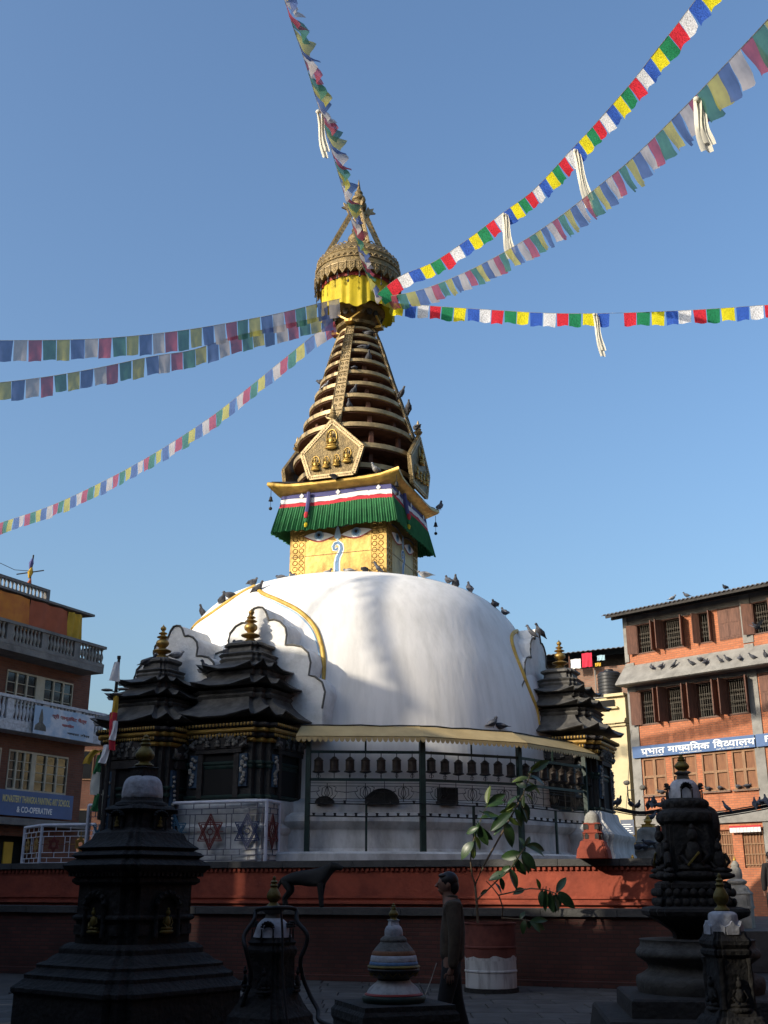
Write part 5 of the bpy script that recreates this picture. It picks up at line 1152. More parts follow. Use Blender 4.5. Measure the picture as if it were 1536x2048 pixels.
# red one on the upper terrace, lit by the sun
q = onz(1195, 1716, 2.08); t = thing('red_votive_stupa', 'sunlit red plastered votive shrine with small niches and whitish top', 'shrine', (q.x, q.y + .3, 2.08), ROT); Y = q.y + .3
def zl(y): return zat(y, Y) - 2.08
m = MB(); m.stack([(rw(82) / 2 * .80, 0), (rw(76) / 2 * .80, zl(1700)), (rw(64) / 2 * .80, zl(1690)), (rw(60) / 2 * .80, zl(1683)), (rw(50) / 2 * .80, zl(1681))], lambda h: redent(h, .82, .92)); m.build('base', MATS['red_plaster'], t, 30)
for i, (ya, yb, w) in enumerate(((1683, 1664, 46), (1664, 1646, 40))):
    m = MB(); m.stack([(rw(w) / 2 * .85, zl(ya)), (rw(w - 2) / 2 * .85, zl(yb) - .03), (rw(w) / 2 * .9, zl(yb) - .02), (rw(w - 4) / 2 * .85, zl(yb))], lambda h: redent(h, .70, .86)); b = m.build('tier', MATS['red_plaster'], t, 0)
    for k in range(4):
        for s in (-1, 1):
            m = MB(); m.M = Matrix.Rotation(k * PI / 2, 4, 'Z'); w2_ = rw(w) / 2 * .85; m.prism([(s * .09 - .035, zl(ya) + .04), (s * .09 + .035, zl(ya) + .04), (s * .09 + .035, zl(ya) + .11), (s * .09, zl(ya) + .14), (s * .09 - .035, zl(ya) + .11)], -w2_ - .004, -w2_ + .02); m.build('niche', MATS['soot'], b, 0)
lay2([(1647, 34), (1640, 32), (1630, 26), (1624, 14), (1622, 2)], 'round', 'dome_cap', 'stone_grey', 60)
# lit stone ones in the court beyond
def far_stupa(label, px, py0, py1, w, Y_, z0, mt, fm, ped=None):
    p = at(px, py0, Y_); t = thing('stone_votive_stupa', label, 'shrine', (p.x, Y_, z0), R(-25)); zb = p.z - z0
    k = (at(px + w / 2, py0, Y_).x - at(px - w / 2, py0, Y_).x) / 2; h = zat(py1, Y_) - p.z
    if ped: MB().stack([(k * ped, 0), (k * ped, zb - .06), (k * ped * 1.1, zb - .05), (k * ped * 1.1, zb)], sq).build('pedestal', MATS['stone_grey'], t, 0)
    else: MB().stack([(k * 1.15, 0), (k * 1.15, zb)], sq).build('pedestal', MATS['stone_grey'], t, 0)
    return t, k, h, zb
t, k, h, zb = far_stupa('sunlit pale stone votive shrine with bell dome before the cream house', 1300, 1702, 1630, 78, 31.0, 0, 'stone_grey', 'gold_paint')
MB().lathe(smooth_prof([(k, zb), (k * .95, zb + h * .08), (k * .72, zb + h * .14), (k * .66, zb + h * .20), (k * .70, zb + h * .24), (k * .62, zb + h * .32), (k * .58, zb + h * .55), (k * .48, zb + h * .62), (k * .3, zb + h * .66), (.02, zb + h * .67)], 2), 24).build('dome', MATS['stone_grey'], t, 50); MB().stack([(k * .28, zb + h * .64), (k * .28, zb + h * .72), (k * .34, zb + h * .74)], sq).build('neck_block', MATS['gold_paint'], t, 0); finial(t, k * .22, zb + h * .72, zb + h, 'gold_paint')
t, k, h, zb = far_stupa('sunlit grey stone votive shrine with lotus tier and little gold tip near the school doors', 1478, 1812, 1712, 66, 26.0, .75, 'stone_grey', 'gold_paint', .75)
MB().stack([(k * .95, zb), (k * .92, zb + h * .22), (k * .98, zb + h * .25), (k * .8, zb + h * .3), (k * .7, zb + h * .38), (k * .5, zb + h * .42)], lambda q: redent(q * .85, .75, .88)).build('base', MATS['stone_grey'], t, 30)
MB().lathe(smooth_prof([(k * .4, zb + h * .40), (k * .58, zb + h * .45), (k * .60, zb + h * .5), (k * .36, zb + h * .54), (k * .38, zb + h * .60), (k * .34, zb + h * .72), (k * .24, zb + h * .78), (k * .26, zb + h * .82), (k * .1, zb + h * .9), (.01, zb + h * .91)], 2), 20).build('lotus_and_dome', MATS['stone_grey'], t, 50); finial(t, k * .10, zb + h * .88, zb + h, 'gold_paint')

# ------------------------------------------------------------------ drum planter with a rubber plant
PX, PY = base_at(977, 19.4).x, 19.4; pl = thing('drum_planter', 'oil drum planter painted red above and white below', 'planter', (PX, PY, 0))
pr = .415; zt_ = zat(1846, 19.1); zmid = .50
MB().lathe([(pr * 1.0, .06), (pr, .08), (pr, .30), (pr + .012, .31), (pr + .012, .33), (pr, .34), (pr, zmid)], 32, cap=True).build('white_half', MATS['drum_white'], pl, 40)
MB().lathe([(pr, zmid), (pr, .66), (pr + .012, .67), (pr + .012, .69), (pr, .70), (pr, zt_ - .03), (pr + .015, zt_ - .02), (pr + .015, zt_), (pr - .03, zt_), (pr - .03, zt_ - .08), (0.01, zt_ - .07)], 32, cap=True).build('red_half', MATS['drum_red'], pl, 40)
m = MB(); rr = random.Random(2); ring0, ring1 = [], []
for j in range(48):
    a = 2 * PI * j / 48; d = .03 + .02 * sin(j * .9) + rr.uniform(-.012, .012); ring0.append(((pr + .003) * cos(a), (pr + .003) * sin(a), zmid - .02)); ring1.append(((pr + .003) * cos(a), (pr + .003) * sin(a), zmid + d))
m.loft([ring0, ring1], cap=False); m.build('paint_edge', MATS['drum_white'], pl, 40)
MB().lathe([(pr + .03, .0), (pr + .03, .07), (pr - .02, .07)], 28).build('stone_ring', MATS['stone_dark'], pl)
plant = thing('rubber_plant', 'leggy rubber plant with glossy dark leaves growing from the drum planter', 'plant', (PX, PY, zt_ - .08))
leafme = []
def leaf_mesh(mt, L=.30, W=.115, fold=.25, curl=.25):
    m = MB(); rows = []
    for i in range(8):
        t_ = i / 7; w = W * (sin(PI * min(1, t_ * .96 + .04)) ** .75) * (1 - .12 * t_); z = -curl * L * t_ * t_
        rows.append([(-w, L * t_, z + fold * w), (-w * .5, L * t_, z + fold * w * .4), (0, L * t_, z), (w * .5, L * t_, z + fold * w * .4), (w, L * t_, z + fold * w)])
    m.loft(rows, cap=False, close=False); m.tube([(0, -.05, .004), (0, 0, 0)], .006, 5); m.tube([(0, L * i / 5, -curl * L * (i / 5) ** 2 - .002) for i in range(6)], .004, 4); return m.mesh('leaf', MATS[mt], 60)
leafs = [leaf_mesh('leaf', .27, .066), leaf_mesh('leaf', .27, .072, .15, .4), leaf_mesh('leaf', .27, .060, .35, .15)]; young = [leaf_mesh('leaf_young', .27, .052), leaf_mesh('leaf_young', .27, .058, .4, .1)]
rp_ = random.Random(12); org = Vector((PX, PY, zt_ - .08))
def stem_path(pix):
    return [at(x, y, Yv) - org for x, y, Yv in pix]
def branch(pix, r0, r1):
    P = stem_path(pix); n = len(P); return MB().tube(P, [r0 + (r1 - r0) * i / (n - 1) for i in range(n)], 7).build('stem', MATS['stem'], plant, 60)
branch([(956, 1850, 19.4), (953, 1800, 19.4), (950, 1770, 19.4), (965, 1735, 19.4), (985, 1700, 19.4), (1003, 1668, 19.4), (1025, 1628, 19.4), (1045, 1592, 19.4), (1056, 1562, 19.4), (1062, 1540, 19.4)], .022, .009)
branch([(951, 1772, 19.4), (944, 1750, 19.3), (941, 1722, 19.3), (944, 1690, 19.3), (954, 1660, 19.3), (963, 1635, 19.3), (975, 1610, 19.25)], .015, .007)
branch([(953, 1800, 19.4), (975, 1780, 19.3), (1000, 1755, 19.2), (1020, 1738, 19.2), (1036, 1715, 19.2), (1050, 1695, 19.2)], .014, .008)
branch([(1004, 1836, 19.3), (1006, 1815, 19.2), (998, 1792, 19.2), (985, 1775, 19.2), (972, 1762, 19.2)], .014, .007)
branch([(998, 1790, 19.2), (1030, 1783, 19.0), (1060, 1777, 18.9), (1090, 1779, 18.8), (1112, 1787, 18.8)], .012, .008)
branch([(1004, 1836, 19.3), (1040, 1838, 19.0), (1060, 1842, 18.9)], .012, .007)
def leaf_at(px, py, Yv, tipx, tipy, kind, dy=0.0):
    a, b = at(px, py, Yv) - org, at(tipx, tipy, Yv + dy) - org; d = (b - a); L = d.length; d.normalize()
    side = d.cross(Vector((0, -1, .4))).normalized(); up = side.cross(d).normalized(); rot = Matrix((side, d, up)).transposed().to_4x4() @ Matrix.Rotation(rp_.uniform(-.9, .9), 4, 'Y')
    me = rp_.choice(young if kind else leafs); o = link('leaf', me, plant); k = L / .27; o.matrix_local = Matrix.Translation(a) @ rot @ Matrix.Diagonal((k * rp_.uniform(.9, 1.1), k, k, 1))
LV = [(1062, 1542, 1100, 1520, 0), (1060, 1545, 1082, 1522, 1), (1058, 1556, 1022, 1558, 1), (1062, 1552, 1095, 1562, 0), (1058, 1565, 1084, 1585, 1), (1052, 1575, 1030, 1560, 0), (1050, 1580, 1075, 1572, 0), (1048, 1590, 1046, 1615, 1), (1052, 1588, 1066, 1600, 1), (1040, 1592, 1004, 1612, 0), (1036, 1600, 1060, 1640, 0), (1032, 1606, 1008, 1622, 1), (1026, 1616, 1000, 1628, 1), (1044, 1604, 1062, 1645, 0), (1030, 1618, 1050, 1650, 0), (1020, 1626, 980, 1660, 0), (1016, 1634, 1038, 1652, 1), (1010, 1645, 1030, 1690, 0), (1006, 1652, 984, 1668, 0),
 (975, 1608, 978, 1570, 1), (976, 1606, 1012, 1588, 0), (974, 1612, 1005, 1596, 0), (966, 1625, 1008, 1640, 0), (962, 1636, 1000, 1628, 0), (960, 1645, 944, 1668, 0), (956, 1655, 930, 1666, 0), (957, 1652, 985, 1684, 0), (958, 1650, 974, 1694, 0), (950, 1672, 962, 1700, 1), (946, 1684, 918, 1712, 0), (944, 1690, 950, 1716, 1), (945, 1694, 948, 1720, 0),
 (1050, 1692, 1062, 1672, 0), (1050, 1694, 1040, 1672, 0), (1052, 1692, 1090, 1704, 0), (1055, 1690, 1092, 1700, 0), (1042, 1706, 1000, 1716, 0), (1040, 1710, 1022, 1730, 0), (1044, 1706, 1060, 1746, 0), (1046, 1704, 1070, 1738, 0), (1034, 1718, 1046, 1756, 0), (1024, 1734, 1000, 1742, 0), (1020, 1738, 1036, 1778, 0), (1012, 1746, 976, 1756, 0), (1000, 1755, 1010, 1782, 0), (990, 1766, 1008, 1782, 0), (974, 1780, 962, 1788, 0),
 (1030, 1782, 1052, 1778, 0), (1048, 1778, 1030, 1784, 0), (1080, 1778, 1074, 1758, 1), (1085, 1780, 1078, 1812, 0), (1092, 1780, 1088, 1822, 0), (1100, 1784, 1104, 1826, 0), (1112, 1788, 1112, 1824, 0), (1116, 1786, 1130, 1814, 0), (1118, 1784, 1146, 1816, 0), (1114, 1784, 1132, 1752, 0), (1106, 1790, 1120, 1822, 0),
 (1050, 1840, 1042, 1866, 0), (1056, 1842, 1060, 1860, 0), (1060, 1842, 1090, 1856, 0), (1040, 1838, 1048, 1822, 0), (1062, 1842, 1096, 1838, 0), (1066, 1843, 1080, 1864, 0)]
for x, y, tx, ty, kd in LV: leaf_at(x, y, 19.2 if x < 1078 else 18.85, tx, ty, kd, rp_.uniform(-.12, .12))

# ------------------------------------------------------------------ people and the dog
def skin_obj(name, verts, edges, radii, mt, parent, root=0, sub=2):
    me = bpy.data.meshes.new(name); me.from_pydata([tuple(v) for v in verts], edges, []); o = link(name, me, parent)
    s = o.modifiers.new('skin', 'SKIN'); s.use_smooth_shade = True
    for i, r in enumerate(radii):
        sv = me.skin_vertices[0].data[i]; sv.radius = r if isinstance(r, tuple) else (r, r); sv.use_root = (i == root)
    b = o.modifiers.new('sub', 'SUBSURF'); b.levels = sub; b.render_levels = sub
    me.materials.append(MATS[mt]); return o
def chain(*ns): return [(ns[i], ns[i + 1]) for i in range(len(ns) - 1)]
def walker(name, label, loc, rz, jacket, trousers, stride=.16, height=1.72):
    # faces local -Y; metres for a 1.72 m figure
    t = thing(name, label, 'person', loc, rz); s_ = height / 1.72; t.scale = (s_, s_, s_)
    V = [(0, 0, .93), (0, .01, 1.10), (0, .02, 1.30), (0, .01, 1.43), (0, -.02, 1.52), (0, -.035, 1.60), (0, -.035, 1.68),
         (.17, .02, 1.39), (.225, .03, 1.13), (.225, .0, .89), (.222, -.02, .82),
         (-.17, .02, 1.39), (-.225, .04, 1.13), (-.23, .02, .88), (-.23, 0, .80),
         (.09, 0, .88), (.10, -stride * .6, .48), (.10, -stride * .7, .08), (-.09, 0, .88), (-.10, stride * .3, .48), (-.10, stride, .10)]
    E_ = chain(0, 1, 2, 3, 4, 5, 6) + chain(3, 7, 8, 9, 10) + chain(3, 11, 12, 13, 14) + chain(0, 15, 16, 17) + chain(0, 18, 19, 20)
    Rd = [(.13, .10), (.13, .10), (.15, .10), (.10, .08), .055, (.072, .09), (.070, .088), .06, .045, .034, .03, .06, .045, .034, .03, .085, .058, .042, .085, .058, .042]
    body = skin_obj('body', V, E_, Rd, 'skin', t)
    # head details
    m = MB(); m.ell((0, -.035, 1.625), (.074, .095, .115), 16, 12); m.ell((0, -.065, 1.575), (.052, .058, .06), 12, 8); m.tube([(0, -.125, 1.645), (0, -.148, 1.610), (0, -.125, 1.600)], [.010, .017, .010], 8)
    for s in (-1, 1): m.ell((s * .076, -.02, 1.618), (.012, .024, .034), 8, 6); m.ell((s * .030, -.122, 1.640), (.018, .010, .008), 8, 5)
    m.ell((0, -.121, 1.568), (.026, .012, .010), 8, 5); m.build('head', MATS['skin'], body, 70)
    m = MB(); m.ell((0, -.012, 1.662), (.086, .104, .098), 16, 10); m.ell((0, .035, 1.61), (.074, .062, .09), 12, 8); m.ell((0, -.06, 1.712), (.072, .062, .032), 12, 6); m.build('hair', MATS['hair'], t, 70)
    # jacket with collar and sleeves
    JV = [(0, 0, .84), (0, .01, .98), (0, .02, 1.16), (0, .02, 1.33), (0, .015, 1.43), (0, .005, 1.485), (.16, .02, 1.41), (.222, .03, 1.14), (.224, .0, .80), (-.16, .02, 1.41), (-.222, .04, 1.14), (-.23, .02, .79)]
    JE = chain(0, 1, 2, 3, 4, 5) + chain(4, 6, 7, 8) + chain(4, 9, 10, 11)
    JR = [(.170, .135), (.172, .138), (.182, .145), (.18, .13), (.12, .10), (.075, .075), (.088, .08), .072, .058, (.088, .08), .072, .058]
    j = skin_obj('jacket', JV, JE, JR, jacket, t)
    m = MB(); m.arc([(.060, 1.45), (.082, 1.44), (.078, 1.515), (.062, 1.52)], 0, 2 * PI, 18, (0, 0, 0)); m.build('collar', MATS[jacket], j, 60)
    TV = [(0, 0, .95), (0, 0, .86), (.095, 0, .80), (.105, -stride * .55, .48), (.105, -stride * .7, .07), (-.095, 0, .80), (-.105, stride * .3, .48), (-.105, stride * .95, .10)]
    skin_obj('trousers', TV, chain(0, 1, 2, 3, 4) + chain(1, 5, 6, 7), [(.15, .12), (.15, .125), .105, .082, .072, .105, .082, .072], trousers, t)
    for s, yy, zz_ in ((1, -stride * .7, 0), (-1, stride, .02)):
        m = MB(); m.loft([[(s * .105 + q * .045, yy + v, zz_ + h_) for q, h_ in ((-1, 0), (1, 0), (.8, hh), (-.8, hh))] for v, hh in ((.08, .07), (.0, .09), (-.10, .06), (-.19, .03))]); m.build('shoe', MATS['trousers'], t, 60)
    # hands with five fingers each
    for s, c in ((1, Vector((.222, -.025, .76))), (-1, Vector((-.23, -.005, .755)))):
        HV = [c + Vector((0, .03, .09)), c + Vector((0, 0, .02)), c + Vector((0, -.01, -.02))]; HE = chain(0, 1, 2); HR = [.026, (.020, .034), (.018, .036)]
        hd = skin_obj('hand', HV, HE, HR, 'skin', body, 0, 1)
        for f, (dy, L) in enumerate(((-.032, .060), (-.011, .070), (.011, .066), (.030, .052))):
            a = c + Vector((0, dy, -.03)); skin_obj('finger', [a + Vector((0, 0, .02)), a + Vector((-s * .004, 0, -L * .45)), a + Vector((-s * .022, 0, -L * .85)), a + Vector((-s * .040, 0, -L * .95))], chain(0, 1, 2, 3), [.0095, .009, .008, .007], 'skin', hd, 0, 1)
        a = c + Vector((0, -.035, .01)); skin_obj('thumb', [a, a + Vector((-s * .01, -.022, -.025)), a + Vector((-s * .02, -.026, -.055))], chain(0, 1, 2), [.012, .010, .008], 'skin', hd, 0, 1)
    return t
mp_ = base_at(900, 12.4)
man = walker('person', 'man in brown jacket and dark trousers walking past the drum planter', (mp_.x, 12.4, 0), R(-90), 'jacket', 'trousers')
w2p = at(1546, 1775, 27.5); walker('person', 'person in black cut by the edge, standing beyond the carved pillar', (w2p.x, 27.5, .75), R(180), 'trousers', 'trousers', .02, 1.62)
# thin cane the man trails beside him
a = at(873, 1926, 12.25); tag(MB().tube([a, at(862, 1960, 12.2), at(850, 1990, 12.1), at(838, 1966, 12.0)], .005, 5).build('cord', MATS['stone_grey'], None, 60), 'thin pale cord hanging from the walking man\'s hand', 'cord')
# black dog on the lower ledge, head to the right
dp = onz(612, 1818, 1.24); dg = thing('dog', 'black dog standing on the plinth ledge, seen from the side', 'dog', (dp.x, dp.y + .12, 1.24), ROT)
DV = [(-.34, 0, .50), (-.15, 0, .52), (.08, 0, .50), (.27, 0, .53), (.40, 0, .64), (.50, 0, .72), (.60, 0, .69), (.67, 0, .66),
      (-.38, .09, .44), (-.32, .10, .30), (-.44, .10, .17), (-.41, .10, .02), (-.38, -.09, .44), (-.28, -.10, .30), (-.40, -.10, .17), (-.37, -.10, .02),
      (.26, .09, .42), (.24, .09, .24), (.26, .09, .02), (.28, -.09, .42), (.29, -.09, .24), (.31, -.09, .02), (-.46, 0, .50), (-.56, 0, .36), (-.60, 0, .22)]
DE = chain(0, 1, 2, 3, 4, 5, 6, 7) + chain(0, 8, 9, 10, 11) + chain(0, 12, 13, 14, 15) + chain(3, 16, 17, 18) + chain(3, 19, 20, 21) + chain(0, 22, 23, 24)
DR = [(.13, .135), (.125, .135), (.135, .16), (.13, .155), .10, .092, .060, .042] + [.085, .055, .032, .030] * 2 + [.065, .042, .030] * 2 + [.04, .032, .02]
db = skin_obj('dog_body', DV, DE, DR, 'dog_fur', dg)
for s in (-1, 1): m = MB(); m.loft([[(.46, s * .05, .78), (.50, s * .06, .78), (.48, s * .075, .77)], [(.45, s * .085, .72), (.49, s * .10, .71), (.47, s * .105, .70)], [(.46, s * .10, .66), (.47, s * .105, .655), (.465, s * .11, .655)]]); m.build('ear', MATS['dog_fur'], db, 60)
# ------------------------------------------------------------------ prayer flags
def flagmat(name, c, old):
    m = bpy.data.materials.new(name); m.use_nodes = True; n, l = m.node_tree.nodes, m.node_tree.links; p = n['Principled BSDF']; p.inputs['Roughness'].default_value = .85; p.inputs['Specular IOR Level'].default_value = .2
    uv = n.new('ShaderNodeUVMap'); mp = n.new('ShaderNodeMapping'); mp.inputs['Scale'].default_value = (26, 9, 1) if not old else (3, 3, 1); l.new(uv.outputs[0], mp.inputs[0])
    oi = n.new('ShaderNodeObjectInfo'); ad = n.new('ShaderNodeVectorMath'); ad.operation = 'MULTIPLY_ADD'; ad.inputs[1].default_value = (1, 1, 1); l.new(mp.outputs[0], ad.inputs[0]); l.new(oi.outputs['Random'], ad.inputs[2])
    nz = n.new('ShaderNodeTexNoise'); nz.inputs['Scale'].default_value = 1.0; nz.inputs['Detail'].default_value = 3; l.new(ad.outputs[0], nz.inputs['Vector'])
    rp = n.new('ShaderNodeValToRGB'); k = .55 if not old else .78
    rp.color_ramp.elements[0].position = .42 if not old else .3; rp.color_ramp.elements[1].position = .52 if not old else .7
    rp.color_ramp.elements[0].color = (*[x * k for x in c], 1); rp.color_ramp.elements[1].color = (*c, 1); l.new(nz.outputs['Fac'], rp.inputs[0]); l.new(rp.outputs[0], p.inputs['Base Color'])
    t = n.new('ShaderNodeBsdfTranslucent'); l.new(rp.outputs[0], t.inputs[0]); mx = n.new('ShaderNodeMixShader'); mx.inputs[0].default_value = .30 if not old else .45; l.new(p.outputs[0], mx.inputs[1]); l.new(t.outputs[0], mx.inputs[2])
    if old:                                        # thin gauze: some of the sky comes straight through the weave
        tr = n.new('ShaderNodeBsdfTransparent'); m2 = n.new('ShaderNodeMixShader'); m2.inputs[0].default_value = .16; l.new(mx.outputs[0], m2.inputs[1]); l.new(tr.outputs[0], m2.inputs[2]); mx = m2
    l.new(mx.outputs[0], n['Material Output'].inputs[0]); return m
NEW = [flagmat('flag_blue', (.04, .12, .52), 0), flagmat('flag_white', (.78, .78, .80), 0), flagmat('flag_red', (.68, .03, .05), 0), flagmat('flag_green', (.02, .24, .10), 0), flagmat('flag_yellow', (.80, .70, .02), 0)]
OLD = [flagmat('faded_blue', (.085, .14, .34), 1), flagmat('faded_white', (.48, .45, .45), 1), flagmat('faded_red', (.36, .07, .11), 1), flagmat('faded_green', (.06, .19, .14), 1), flagmat('faded_yellow', (.44, .41, .09), 1)]
rf = random.Random(21)
def spline(pts, k=10):
    f = []
    for i in range(len(pts) - 1):
        p0, p1, p2, p3 = pts[max(i - 1, 0)], pts[i], pts[i + 1], pts[min(i + 2, len(pts) - 1)]
        for j in range(k):
            u = j / k; f.append(.5 * (2 * p1 + (p2 - p0) * u + (2 * p0 - 5 * p1 + 4 * p2 - p3) * u * u + (3 * p1 - p0 - 3 * p2 + p3) * u ** 3))
    return f + [pts[-1]]
def flag_mesh(a, b, down, mt, wob):
    nx, ny = 4, 5; nrm = (b - a).cross(down).normalized(); vs, uvs = [], []; ph = rf.uniform(0, 6); amp = wob * down.length; tw = rf.uniform(-.12, .12)
    for j in range(ny + 1):
        for i in range(nx + 1):
            u, v = i / nx, j / ny; s = 1 - .06 * v; p = a + (b - a) * (.5 + (u - .5) * s + tw * v * .5) + down * v * (1 + .04 * sin(u * 5 + ph)) + nrm * amp * v * (sin(u * 4.5 + ph) + .5 * sin(v * 5 + ph * 2) + .6 * sin(ph * 3))
            vs.append(p - a); uvs.append((u, 1 - v))
    fs = [(j * (nx + 1) + i, j * (nx + 1) + i + 1, (j + 1) * (nx + 1) + i + 1, (j + 1) * (nx + 1) + i) for j in range(ny) for i in range(nx)]
    me = bpy.data.meshes.new('flag'); me.from_pydata([tuple(v) for v in vs], [], fs); uvl = me.uv_layers.new(name='UVMap')
    for lp_ in me.loops: uvl.data[lp_.index].uv = uvs[lp_.vertex_index]
    me.polygons.foreach_set('use_smooth', [True] * len(me.polygons)); me.materials.append(mt); return me
def flag_string(label, pts, w, drop, mats, c0, step, perp=.6, wob=.10, gap=.06, blow=(0, 0, 0), skip=(), r=.006):
    P = spline(pts); t = thing('prayer_flag_string', label, 'prayer flags', P[0], 0, 'prayer flag strings tied to the spire'); o = P[0]
    MB().tube([p - o for p in P], r, 4).build('cord', MATS['stone_grey'], t, 60)
    S = [0]
    for i in range(1, len(P)): S.append(S[-1] + (P[i] - P[i - 1]).length)
    def loc(s):
        for i in range(1, len(P)):
            if S[i] >= s: u = (s - S[i - 1]) / (S[i] - S[i - 1]); return P[i - 1] + (P[i] - P[i - 1]) * u
        return P[-1]
    s, k = .05, 0
    while s + w < S[-1]:
        ww = w * rf.uniform(.93, 1.05); a, b = loc(s), loc(s + ww); tn = (b - a).normalized(); dn = Vector((0, 0, -1)) + Vector(blow); dn = dn - tn * dn.dot(tn) * perp; dn = dn.normalized() * drop * rf.uniform(.93, 1.07)
        if k not in skip: link('flag', flag_mesh(a, b, dn, mats[(c0 + k * step) % 5], wob), t, a - o)
        s += ww * (1 + gap * rf.uniform(.2, 1.5)); k += 1
    return t, P
def atp(L):
    P = [at(x, y, Y) for x, y, Y in L]; d = (P[-1] - P[-2]).normalized(); return P + [P[-1] + d * 3, P[-1] + d * 6 + Vector((0, 0, .3))]
flag_string('faded flag string rising steeply from the spire towards the viewer', atp([(748, 586, 28.5), (722, 520, 26.5), (700, 430, 24), (676, 345, 21.5), (648, 250, 19), (612, 130, 16.5), (585, 50, 15), (560, -30, 13.8)]),   .40, .44, OLD, 1, 4, .9, .22, blow=(.55, -.2, .2))
flag_string('bright new flag string climbing to the top corner above the older one', atp([(752, 590, 28.5), (801, 552, 28.2), (867, 524, 27.6), (939, 476, 26.6), (1005, 426, 25.4), (1067, 380, 24), (1144, 298, 22), (1177, 263, 21.2), (1231, 202, 19.8), (1272, 154, 18.9), (1310, 104, 18), (1353, 50, 17.2), (1391, 0, 16.5), (1430, -50, 15.8)]), .36, .40, NEW, 3, 4, .15, .05, .03, blow=(.62, .1, 0), skip=(46,))
flag_string('faded older flag string just below the bright one, larger gauzy flags', atp([(770, 594, 28.6), (840, 580, 27.6), (909, 554, 26), (972, 524, 24.2), (1046, 482, 22), (1118, 434, 19.8), (1185, 382, 17.8), (1264, 317, 15.6), (1358, 225, 13.4), (1445, 135, 11.8), (1536, 38, 10.4), (1600, -40, 9.6)]), .38, .46, OLD, 2, 1, .15, .09, .03, blow=(.50, .1, 0))
flag_string('bright flag string running level from the spire above the brick school', atp([(785, 606, 28.8), (829, 609, 28.6), (891, 614, 28.4), (1001, 621, 28), (1090, 626, 27.7), (1181, 627, 27.4), (1300, 624, 27), (1420, 618, 26.6), (1560, 608, 26.2)]), .34, .40, NEW, 4, 1, .5, .04, .10, skip=(17,))
flag_string('faded flag string reaching left from the spire, the uppermost on that side', atp([(682, 597, 28.8), (640, 606, 28.6), (560, 626, 28.2), (488, 640, 27.8), (397, 656, 27.2), (322, 666, 26.8), (241, 674, 26.3), (156, 679, 25.9), (0, 681, 25), (-80, 679, 24.6)]), .35, .57, OLD, 1, 4, .25, .06, .06)
flag_string('faded flag string reaching left from the spire, between two others', atp([(668, 628, 28.9), (610, 640, 28.7), (540, 656, 28.4), (465, 674, 28), (384, 700, 27.6), (303, 713, 27.2), (189, 737, 26.5), (90, 754, 25.9), (0, 765, 25.4), (-80, 773, 25)]), .35, .52, OLD, 0, 4, .25, .07, .06)
flag_string('faded flag string sloping down to the left behind the balcony house roof', atp([(672, 640, 29), (630, 668, 29.3), (580, 708, 30), (500, 773, 31.5), (413, 840, 33.2), (300, 912, 35.6), (200, 966, 37.8), (100, 1012, 40), (0, 1046, 42.2), (-60, 1066, 43.5)]), .37, .48, OLD, 2, 4, .45, .08, .05)
def scarf(label, px, py, py1, Y, dx=12, w=.10, name='silk_scarf'):
    a, b = at(px, py, Y), at(px + dx, py1, Y); t = thing(name, label, 'scarf', a, 0, 'white offering scarves tied to the flag strings')
    for k, (o, e) in enumerate(((0, 1.0), (.07, .86))):
        m = MB(); rings = []; n = 9
        for i in range(n):
            u = i / (n - 1) * e; c = (b - a) * u + Vector((o * (1 - .3 * u) + .02 * sin(u * 7 + k), .02 * sin(u * 5), 0)); ww = w * (.35 + .75 * min(1, u * 2.2)) * (1 + .15 * sin(u * 9 + k))
            rings.append([c + Vector((-ww / 2, .02 * sin(u * 6), 0)), c + Vector((-ww / 6, -.03, .01)), c + Vector((ww / 6, .02, 0)), c + Vector((ww / 2, -.01, .01 * sin(u * 8)))])
        m.loft(rings, cap=False, close=False); m.build('scarf_tail', MATS['silk_white'], t, 60)
    m = MB(); m.ell((.02, 0, -.02), (.05, .04, .05), 8, 5); m.build('knot', MATS['silk_white'], t, 60)
scarf('long cream scarf hanging where the bright flags cross mid-sky', 1148, 300, 418, 21.9, 30, .16); scarf('short white scarf hanging from the bright flags nearer the spire', 1006, 428, 520, 25.3, 14, .18); scarf('crumpled white scarf on the gauzy older flags', 1390, 197, 306, 12.7, 22, .15); scarf('narrow cream scarf hanging from the level flag string', 1187, 628, 714, 27.3, 18, .12); scarf('white scarf trailing from the steep flag string', 634, 222, 318, 18.4, 16, .09)

# ------------------------------------------------------------------ flagpole beside the left shrine
b0 = at(206, 1640, 23.7); tp = at(238, 1318, 23.7); fp = thing('flagpole', 'leaning dark pole with a furled Buddhist flag and white cloth at its tip', 'flagpole', (b0.x, b0.y, 2.08)); o = Vector((b0.x, b0.y, 2.08))
MB().tube([Vector((0, 0, 0)), b0 - o, at(222, 1480, 23.7) - o, tp - o], [.05, .05, .045, .03], 8).build('pole', MATS['iron'], fp); MB().tube([tp - o, at(238, 1312, 23.7) - o], .04, 8).build('pole_cap', MATS['iron'], fp)
def drape(name, mt, pix, w0, w1, parent, off, Y=23.6, n=8):
    P = spline([at(x, y, Y) - off for x, y in pix], 4); m = MB(); N = len(P)
    m.loft([[p + Vector((-(w0 + (w1 - w0) * i / N) / 2 + (w0 + (w1 - w0) * i / N) * j / 4, .025 * sin(j * 1.8 + i * .4), .01 * sin(j + i))) for j in range(5)] for i, p in enumerate(P)], cap=False, close=False); return m.build(name, MATS[mt], parent, 60)
drape('white_cloth', 'cloth_white', [(234, 1324), (231, 1340), (229, 1362)], .10, .26, fp, o); drape('white_cloth', 'cloth_white', [(214, 1490), (210, 1508), (204, 1526)], .14, .18, fp, o)
